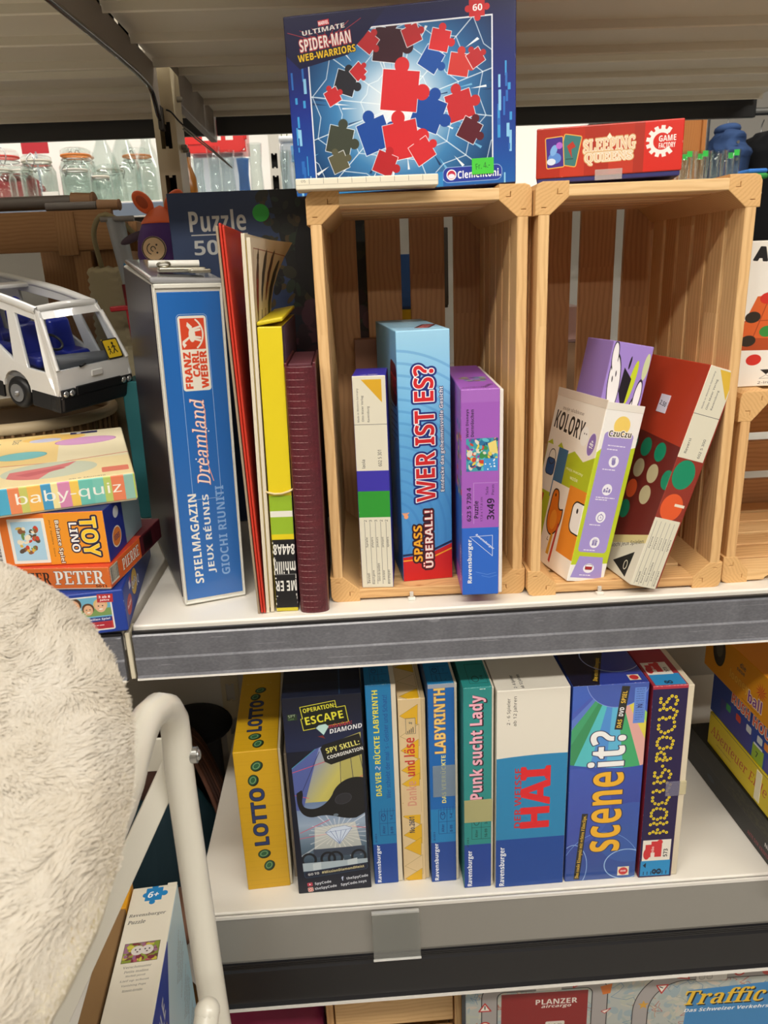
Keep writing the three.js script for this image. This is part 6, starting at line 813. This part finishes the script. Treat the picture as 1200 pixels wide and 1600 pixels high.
  { const g = new THREE.SphereGeometry(.5, 28, 24), p = g.attributes.position; for (let k = 0; k < p.count; k++) { const y = p.getY(k); p.setXYZ(k, p.getX(k) * .12 + .008 * Math.sin(p.getZ(k) * 26), y < 0 ? y * 1.3 : y * .19, p.getZ(k) * .2 + .015 * Math.sin(y * 20)); } g.computeVertexNormals(); part('cloth', g, mat(0x2f4a78, .9), dn); part('collar', new THREE.TorusGeometry(.03, .012, 10, 24).rotateX(1.4).translate(0, .09, 0), mat(0x3a5688, .9), dn); part('hanger_hook', tube([[0, .09, 0], [0, .13, 0], [0, .15, .012]], .002, 10, 6), wireM, dn); for (let i = 0; i < 4; i++) part('button', cyl(.005, .005, .006, -.01, .04 - i * .05, .1, 'z', 10), wireM, dn); }
  const rk = thing('clothes_rail', 'clothes rail with dark coats at the right edge beyond the tumblers', 'clothes rail', [1.50, -Y0, -1.96]); part('bar', cyl(.012, .012, 1.1, .3, 1.727, 0, 'x'), wireM, rk); for (const x of [-.24, .84]) part('upright', cyl(.014, .014, 1.73, x, .866, 0), wireM, rk); part('foot_bar', cyl(.014, .014, 1.1, .3, .014, 0, 'x'), wireM, rk);
  for (let i = 0; i < 6; i++) { const c = thing('hanging_coat', ['black coat nearest on the clothes rail, at the right edge', 'dark navy coat second on the clothes rail', 'black jacket third on the clothes rail', 'charcoal coat fourth on the clothes rail', 'black coat fifth on the clothes rail', 'black coat last on the clothes rail'][i], 'coat', [1.45 + i * .08, .635, -1.96]); const g = new THREE.SphereGeometry(.5, 24, 24), p = g.attributes.position; for (let k = 0; k < p.count; k++) { const y = p.getY(k); p.setXYZ(k, p.getX(k) * .07 + .006 * Math.sin(p.getZ(k) * 30), y < 0 ? y * 1.9 : y * .16, p.getZ(k) * (y > 0 ? .42 : .5) + .02 * Math.sin(y * 18 + i)); } g.computeVertexNormals(); part('cloth', g, mat([0x0c0c10, 0x141a2a, 0x101014, 0x1c1c20, 0x0c0c0e, 0x121216][i], .85), c); part('hanger_hook', tube([[0, .07, 0], [0, .1, 0], [0, .115, .012]], .002, 10, 6), wireM, c); }
  const cl = thing('cloth_pile', 'folded green and blue cloth just right of the tumblers', 'cloth', [1.155, G, -1.43]); part('green_fold', rb(-.03, 0, -.04, .03, .014, .04, .006, 3), mat(0x2c8a3c, .85), cl, 'green cloth'); part('blue_fold', rb(-.022, .0145, -.035, .03, .026, .035, .005, 3), mat(0x2f6fc0, .85), cl, 'blue cloth');
}
// lower left: plush toys in the dark
{
  const t = thing('plush_doll', 'plush doll with long brown hair and a teal body, in the dark lower left', 'plush doll', [-.285, -.659, -.26]); const teal = mat(0x072630, .85, { sheen: .4, sheenColor: new THREE.Color(.05, .3, .35) }), hair = mat(0x3f2318, .8), tan = mat(0x8d6650, .85, { sheen: .5, sheenColor: new THREE.Color(.5, .35, .3) });
  const g = lathe([[.001, 0], [.06, .002], [.085, .03], [.088, .1], [.07, .19], [.045, .235], [.001, .25]], 40), p = g.attributes.position; for (let i = 0; i < p.count; i++) { const a = Math.atan2(p.getX(i), p.getZ(i)), q = 1 + .035 * Math.sin(a * 9 + p.getY(i) * 30) + .03 * Math.sin(a * 5 - p.getY(i) * 70); p.setX(i, p.getX(i) * q); p.setZ(i, p.getZ(i) * q); } g.computeVertexNormals(); part('body', g, teal, t); part('head', new THREE.SphereGeometry(.058, 28, 20).translate(0, .29, 0), hair, t);
  for (let i = 0; i < 16; i++) { const a = 1.15 + i * .09, r = .06, x = Math.sin(a) * r, z = Math.cos(a) * r; part('hair_strand', tube([[x * .25, .352, z * .25], [x * .95, .325, z * .95], [x * 1.25 + .012, .25, z * 1.2], [x * 1.4 + .02, .16, z * 1.3], [x * 1.3 + .024, .07 + .02 * (i % 3), z * 1.3]], .0036, 16, 6), i % 3 ? hair : mat(0x5a3626, .8), t); }
  for (const s of [-1, 1]) part('foot', (() => { const g = new THREE.SphereGeometry(.036, 24, 16), p = g.attributes.position; for (let i = 0; i < p.count; i++) p.setY(i, Math.max(-.02, p.getY(i) * .8)); g.scale(1, 1, 1.4); g.computeVertexNormals(); return g.translate(s * .045 - .01, .105, .115); })(), tan, t, 'tan plush foot');
  for (const s of [-1, 1]) part('leg', tube([[s * .04 - .005, .07, .03], [s * .045 - .008, .085, .09], [s * .045 - .01, .1, .12]], .022, 16, 12), teal, t);
  const h = thing('black_hat', 'round black felt hat lying behind the plush doll', 'hat', [-.255, -.659, -.395]); part('brim', lathe([[.05, 0], [.05, .3], [.001, .3], [.001, 0]], 24).scale(.8, .82, .6), dark, h, 'black stand'); part('crown', new THREE.SphereGeometry(.06, 28, 18).scale(1.05, .5, .8).translate(0, .265, 0), mat(0x0c0b0d, .9), h);
  const b = thing('black_bag', 'black bag with pale strap ends beside the plush seat', 'bag', [-.49, -.659, -.2]); part('body', (() => { const g = new RoundedBoxGeometry(.18, .42, .2, 5, .05); return g.translate(0, .211, 0); })(), mat(0x0f0f12, .8), b); part('strap', tube([[-.05, .41, .02], [-.03, .5, .03], [.05, .5, .03], [.06, .41, .02]], .007, 30, 8), mat(0x15151a, .7), b); for (let i = 0; i < 3; i++) part('strap_end', tube([[.07, .40 - i * .03, .1], [.085, .385 - i * .03, .105], [.08, .37 - i * .03, .106]], .0025, 8, 5), mat(0xb9b6b0, .6), b, 'pale strap end');
  const y = thing('plush_toy', 'small golden plush toy under the doll at the lower left', 'plush toy', [-.255, -.659, -.052]); part('body', new THREE.SphereGeometry(.045, 28, 20).scale(1, .9, .9).translate(0, .04, 0), mat(0x7a5618, .85), y); part('head', new THREE.SphereGeometry(.032, 24, 18).translate(.005, .1, .005), mat(0x7a5618, .85), y); for (const s of [-1, 1]) part('ear', new THREE.SphereGeometry(.011, 14, 10).translate(s * .022 + .005, .128, .004), mat(0x5f4312, .85), y);
}

// ---------------------------------------------------------------- in front: folding stool with fluffy seat, boxes beside it
{
  const t = thing('folding_stool', 'folding stool with a round fluffy cream seat and white tube frame', 'stool', [0, -Y0, 0]); t.position.y = 0;
  const Y = (p) => p.map(([x, y, z]) => [x, y + Y0, z]); const fm = mat(0xe6e2d4, .3, { clearcoat: .5, clearcoatRoughness: .2 });
  const C = V(-.2525, .125 + Y0, .475), tl = 1.164, yw = .064, RR = .184;
  const nrm = V(Math.sin(yw) * Math.cos(tl), Math.sin(tl), Math.cos(yw) * Math.cos(tl)), q = new THREE.Quaternion().setFromUnitVectors(V(0, 1, 0), nrm);
  const curl = (x, z) => .004 * (noise2(x * 55 + 9, z * 55 + 4) - .5) + .003 * (noise2(x * 130 + 31, z * 130) - .5) + .004 * (noise2(x * 22 + 5, z * 22 + 7) - .5);
  const seat = new THREE.Group(); 
  const prof = [[.001, .012]]; for (let i = 1; i <= 46; i++) { const r = RR * i / 46; prof.push([r, .012 - .0035 * (r / RR) ** 2 - (r > RR - .02 ? .016 * ((r - RR + .02) / .02) ** 2 : 0)]); } prof.push([RR - .002, -.014], [RR - .012, -.024], [.001, -.024]);
  const g = new THREE.LatheGeometry(prof.reverse().map(([x, y]) => new THREE.Vector2(x, y)), 190), p = g.attributes.position; for (let i = 0; i < p.count; i++) if (p.getY(i) > -.02) { const x = p.getX(i), z = p.getZ(i), d = curl(x, z) - .003, rr = Math.hypot(x, z) || 1, e = Math.max(0, (rr - RR + .02) / .02); p.setY(i, p.getY(i) + d * (1 - e * .5));  } g.computeVertexNormals();
  const furTex = pixelTex(512, 512, (u, v) => { const a = noise2(u * 9, v * 9, 9, 9), b = noise2(u * 40, v * 40, 40, 40), c = noise2(u * 3 + 7, v * 3, 1e9, 1e9), k = .55 * a + .45 * b, s = noise2(u * 14 + 3, v * 14 + 8) > .86 ? 12 : 0; return [218 - 26 * k - s, 211 - 30 * k - s * 1.5, 195 - 40 * k - s * 2.2 - 6 * c]; }, [.3, .3]);
  const furM = new THREE.MeshPhysicalMaterial({ map: furTex, roughness: 1, sheen: .5, sheenRoughness: .7, sheenColor: new THREE.Color(.9, .87, .8) });
  const cushion = part('cushion', metricUV(g, 'x'), furM, t, 'fluffy cream seat'); cushion.position.copy(C); cushion.quaternion.copy(q);
  // fur: short curved tufts
  const blade = (() => { const v = [], n = 4; for (let i = 0; i < n; i++) { const a = i / n, b = (i + 1) / n, w0 = .0007 * (1 - a * .75), w1 = .0007 * (1 - b * .75), y0 = a * .0038, y1 = b * .0038, z0 = .003 * a * a, z1 = .003 * b * b; v.push(-w0, y0, z0, w0, y0, z0, w1, y1, z1, -w0, y0, z0, w1, y1, z1, -w1, y1, z1); } const g = new THREE.BufferGeometry(); g.setAttribute('position', new THREE.BufferAttribute(new Float32Array(v), 3)); g.computeVertexNormals(); return g; })();
  const N = 330000, im = new THREE.InstancedMesh(blade, new THREE.MeshPhysicalMaterial({ color: 0xffffff, roughness: 1, side: THREE.DoubleSide, transmission: .35, thickness: 0 }), N), d = new THREE.Object3D(), cc = new THREE.Color();
  for (let i = 0; i < N; i++) { const r = RR * Math.sqrt(rnd()) * 1.0, a = rnd() * 6.2832, x = r * Math.cos(a), z = r * Math.sin(a), e = Math.max(0, (r - RR + .02) / .02); const fl = 2.2 + 3.2 * (1.1 * noise2(x * 22 + 40, z * 22) + .8 * noise2(x * 75, z * 75 + 12) + .35 * rnd()); d.position.set(x, .0105 - .0035 * (r / RR) ** 2 - .016 * e * e + curl(x, z) * (1 - e * .5), z); d.rotation.set(0, 0, 0); d.lookAt(d.position.x + Math.cos(fl), d.position.y, d.position.z + Math.sin(fl)); d.rotateX(.6 + rnd() * .4); d.scale.setScalar((.7 + rnd() * .6) * (1 - .6 * e)); d.updateMatrix(); im.setMatrixAt(i, d.matrix); const k = rnd(), m = noise2(x * 30 + 3, z * 30 + 6); cc.setRGB(.68 - .04 * k - .06 * m, .64 - .05 * k - .075 * m, .565 - .06 * k - .095 * m); im.setColorAt(i, cc); }
  im.name = 'fur_pile'; im.userData.kind = 'stuff'; im.castShadow = im.receiveShadow = true; im.position.copy(C); im.quaternion.copy(q); t.add(im);
  const base = part('seat_board', lathe([[.001, -.04], [RR - .02, -.04], [RR - .012, -.034], [RR - .012, -.025], [.001, -.025]], 60), fm, t, 'white seat board'); base.position.copy(C); base.quaternion.copy(q);
  part('frame_tube', tube(Y([[-.17, -.93, .80], [-.155, -.3, .64], [-.14, -.03, .50], [-.1247, .0196, .4213], [-.113, .0401, .3942], [-.1074, .0522, .3642], [-.1075, .06, .3333], [-.1074, .0616, .3033], [-.1039, .0545, .2785], [-.1024, .0319, .2605], [-.1031, -.0076, .2627], [-.0993, -.0829, .2767], [-.0923, -.184, .2992], [-.0838, -.3233, .3235], [-.06, -.93, .43]]), .0106, 120, 16), fm, t, 'bent white tube');
  {
    const A = V(-.1118, -.0148 + Y0, .2521), dir = V(-.0698, -.1178, .1057).normalize(), L = .46, n = V(.45, .62, .65); n.addScaledVector(dir, -n.dot(dir)).normalize(); const w = new THREE.Vector3().crossVectors(dir, n), g = new RoundedBoxGeometry(L, .0175, .0035, 2, .0012);
    const bar = part('flat_bar', g, fm, t, 'flat white bar'); bar.quaternion.setFromRotationMatrix(new THREE.Matrix4().makeBasis(dir, w.negate(), n)); bar.position.copy(A).addScaledVector(dir, L / 2 - .01);
    part('seat_bracket', tube(Y([[-.1247, .0196, .4213], [-.145, .07, .425], [-.16, .115, .43]]), .008, 12, 12), fm, t, 'short white tube under the seat');
  }
  part('cross_plate', rb(-.150, -.039 + Y0, .219, -.112, -.009 + Y0, .2215, .001), fm, t, 'flat white cross plate');
  const rv = part('rivet', cyl(.006, .006, .005, 0, 0, 0, 'x', 18), mat(0xb9bab8, .25, { metalness: .9 }), t, 'steel rivet'); rv.position.set(-.0915, .0012 + Y0, .2605); const rv2 = part('rivet_head', new THREE.SphereGeometry(.0042, 14, 10).scale(.5, 1, 1).translate(.003, 0, 0), rv.material, rv);
  part('second_tube', tube(Y([[-.0835, -.145, .347], [-.086, -.16, .36], [-.092, -.2, .392], [-.12, -.4, .5], [-.18, -.93, .66]]), .0085, 50, 14), fm, t, 'second white tube'); part('tube_end', new THREE.SphereGeometry(.0088, 16, 12).translate(-.0835, -.145 + Y0, .347), fm, t);
  part('rung', tube(Y([[-.068, -.7, .392], [-.16, -.7, .5], [-.28, -.7, .5]]), .008, 20, 10), fm, t);
}
{
  const top = print(46, 300, '#e4ddcb', (x, w, h) => {
    rect(x, 0, 0, w, h, '#e6dfcd'); jig(x, 15, 3, 17, '#2283c4'); oval(x, 15, 12, 3, 3, '#2283c4'); oval(x, 23, 22, 3, 3, '#2283c4'); F(x, '6+', 23, 12, 11, 8, { rot: 0, it: .15 });
    F(x, 'Ravensburger', 21, 38, 36, 5, { rot: 0, f: 'serif', it: .2, col: '#5a5852' }); F(x, 'Puzzle', 12, 46, 17, 4.6, { rot: 0, f: 'serif', it: .2, col: '#5a5852' });
    x.save(); x.beginPath(); x.rect(6, 72, 33, 22); x.clip(); rect(x, 0, 60, w, 50, '#8a9a3a'); for (let i = 0; i < 60; i++) oval(x, 6 + rnd() * 33, 72 + rnd() * 22, 1 + rnd() * 3, 1 + rnd() * 2, ['#b05a6a', '#7a2f3f', '#c9c04a', '#6a4a3a', '#9a6a8a'][i % 5]); for (const a of [19, 28]) { oval(x, a, 81, 6, 5.4, '#d9d2cc'); oval(x, a - 2, 80, .8, .8, '#333'); oval(x, a + 2, 80, .8, .8, '#333'); oval(x, a, 82.6, 1, .7, '#5a3a3a'); } x.restore(); x.strokeStyle = '#5a5036'; x.lineWidth = .5; x.strokeRect(6, 72, 33, 22);
    ['Verschmuster', 'Petits malins', 'Morbidi piccoli', 'Lief op schoot', 'Vanishing Pups', 'Momento dormidos'].forEach((s, i) => F(x, s, 22, 99 + i * 5, 26 - (i % 3) * 4, 2.6, { rot: 0, f: 'serif', b: 0, it: .15, col: '#6a665c' }));
  }, { k: 6, wear: .2 });
  const side = print(300, 180, '#dbe6e8', (x, w, h) => {
    x.fillStyle = grad(x, 0, 0, w, h, '#e6e8e0', '#cfe4ec', '#a9d4e8'); x.fillRect(0, 0, w, h); x.save(); x.translate(292, 8); x.rotate(R(-24)); for (let k = 0; k < 4; k++) for (let i = 0; i < 7; i++) { const L = 48 + (i * 13) % 16; lines(x, -L - 6 - k * 10, 8 + k * 38 + i * 4, L, 1, 4, '#8f969c', 1.3); } x.restore(); poly(x, [[226, 0], [20, 0], [60, 70], [168, 62]], '#2a45a8'); poly(x, [[60, 70], [168, 62], [150, 110], [40, 130]], '#8a86c4'); x.save(); x.translate(150, 32); x.rotate(R(-8)); F(x, 'PUZZLE', 0, -8, 66, 15, { rot: 0, col: '#cfd2d8' }); poly(x, [[-30, 4], [10, 2], [24, 10], [-8, 14]], '#d85a9a'); poly(x, [[-8, 4], [30, 6], [26, 14], [0, 12]], '#efc63a'); F(x, 'PEPPY', 2, 19, 50, 10, { rot: 0, col: '#e4e6ea' }); x.restore(); oval(x, 190, 76, 4, 6, '#e0a070');
  }, { k: 3, wear: .2 });
  const t = thing('puzzle_box', 'cream jigsaw box standing upright beside the white stool tube, blue puzzle mark', 'puzzle box', [-.2203, -.54, .0866], R(4));
  const g = rb(0, 0, 0, .0465, .26, .3, .0015, 2), cr = col(0xe2dbc9);
  part('lid', g, [side, cr, top, cr, cr, cr], t); part('tray', rb(.0012, -.0015, .0012, .0453, .004, .2988, .0008), col(0xc9c2b0), t); part('lid_notch', rb(.036, .2585, -.002, .046, .2602, .004, .0006), cr, t, 'worn corner of the lid');
  const c = thing('flat_box', 'brown cardboard box with a yellow corner, between stool bar and cream jigsaw box', 'box', [-.2395, -.54, .083], R(4)); part('carton', rb(0, 0, 0, .017, .262, .31, .001), mat(0x8a6a42, .75), c); part('corner_wrap', rb(-.0006, .2, -.0006, .0176, .2635, .034, .0008), mat(0xe2a01c, .5), c, 'yellow corner');
  const s = thing('cardboard_carton', 'brown carton on the floor that carries the upright boxes in front', 'carton', [-.30, -Y0 + .001, .05]); part('body', rb(0, 0, 0, .16, .405, .36, .002), mat(0x94744c, .8), s); part('flap', rb(.0, .4055, 0, .16, .4075, .36, .0008), mat(0x9c7c54, .8), s);
}

// things of a kind share a group
{
  const G = { tumbler: 'cut glass tumblers on the far shelf', clear_vase: 'clear vases on the far shelf', glass_bottle: 'glass bottles on the far shelf', hanging_coat: 'dark coats on the clothes rail', ceiling_lamp: 'long ceiling lamps', storage_box: 'boxes behind the crates', rolling_pin: 'rolling pins on the brown frame', plastic_tag_pin: 'clear pins under the crates', metal_shelf: 'white metal shelves', steel_plank_shelf: 'overhead plank shelves', slotted_post: 'slotted posts', shelf_bracket: 'overhead shelf arms' };
  for (const o of scene.children) {
    const k = o.name.replace(/_\d{3}$/, '');
    if (G[k]) o.userData.group = G[k];
    if (k === 'game_box' && o.position.y < Y0 - .3 && o.position.y > Y0 - .5) o.userData.group = o.position.x > .5 ? 'game boxes stacked at the right of the lower shelf' : 'game boxes standing on the lower shelf';
    if (k === 'game_box' && o.position.y >= Y0 - .01) o.userData.group = o.position.x < -.15 ? 'boxes of the left stack' : 'game boxes on the upper shelf';
  }
}
renderer.render(scene, camera);
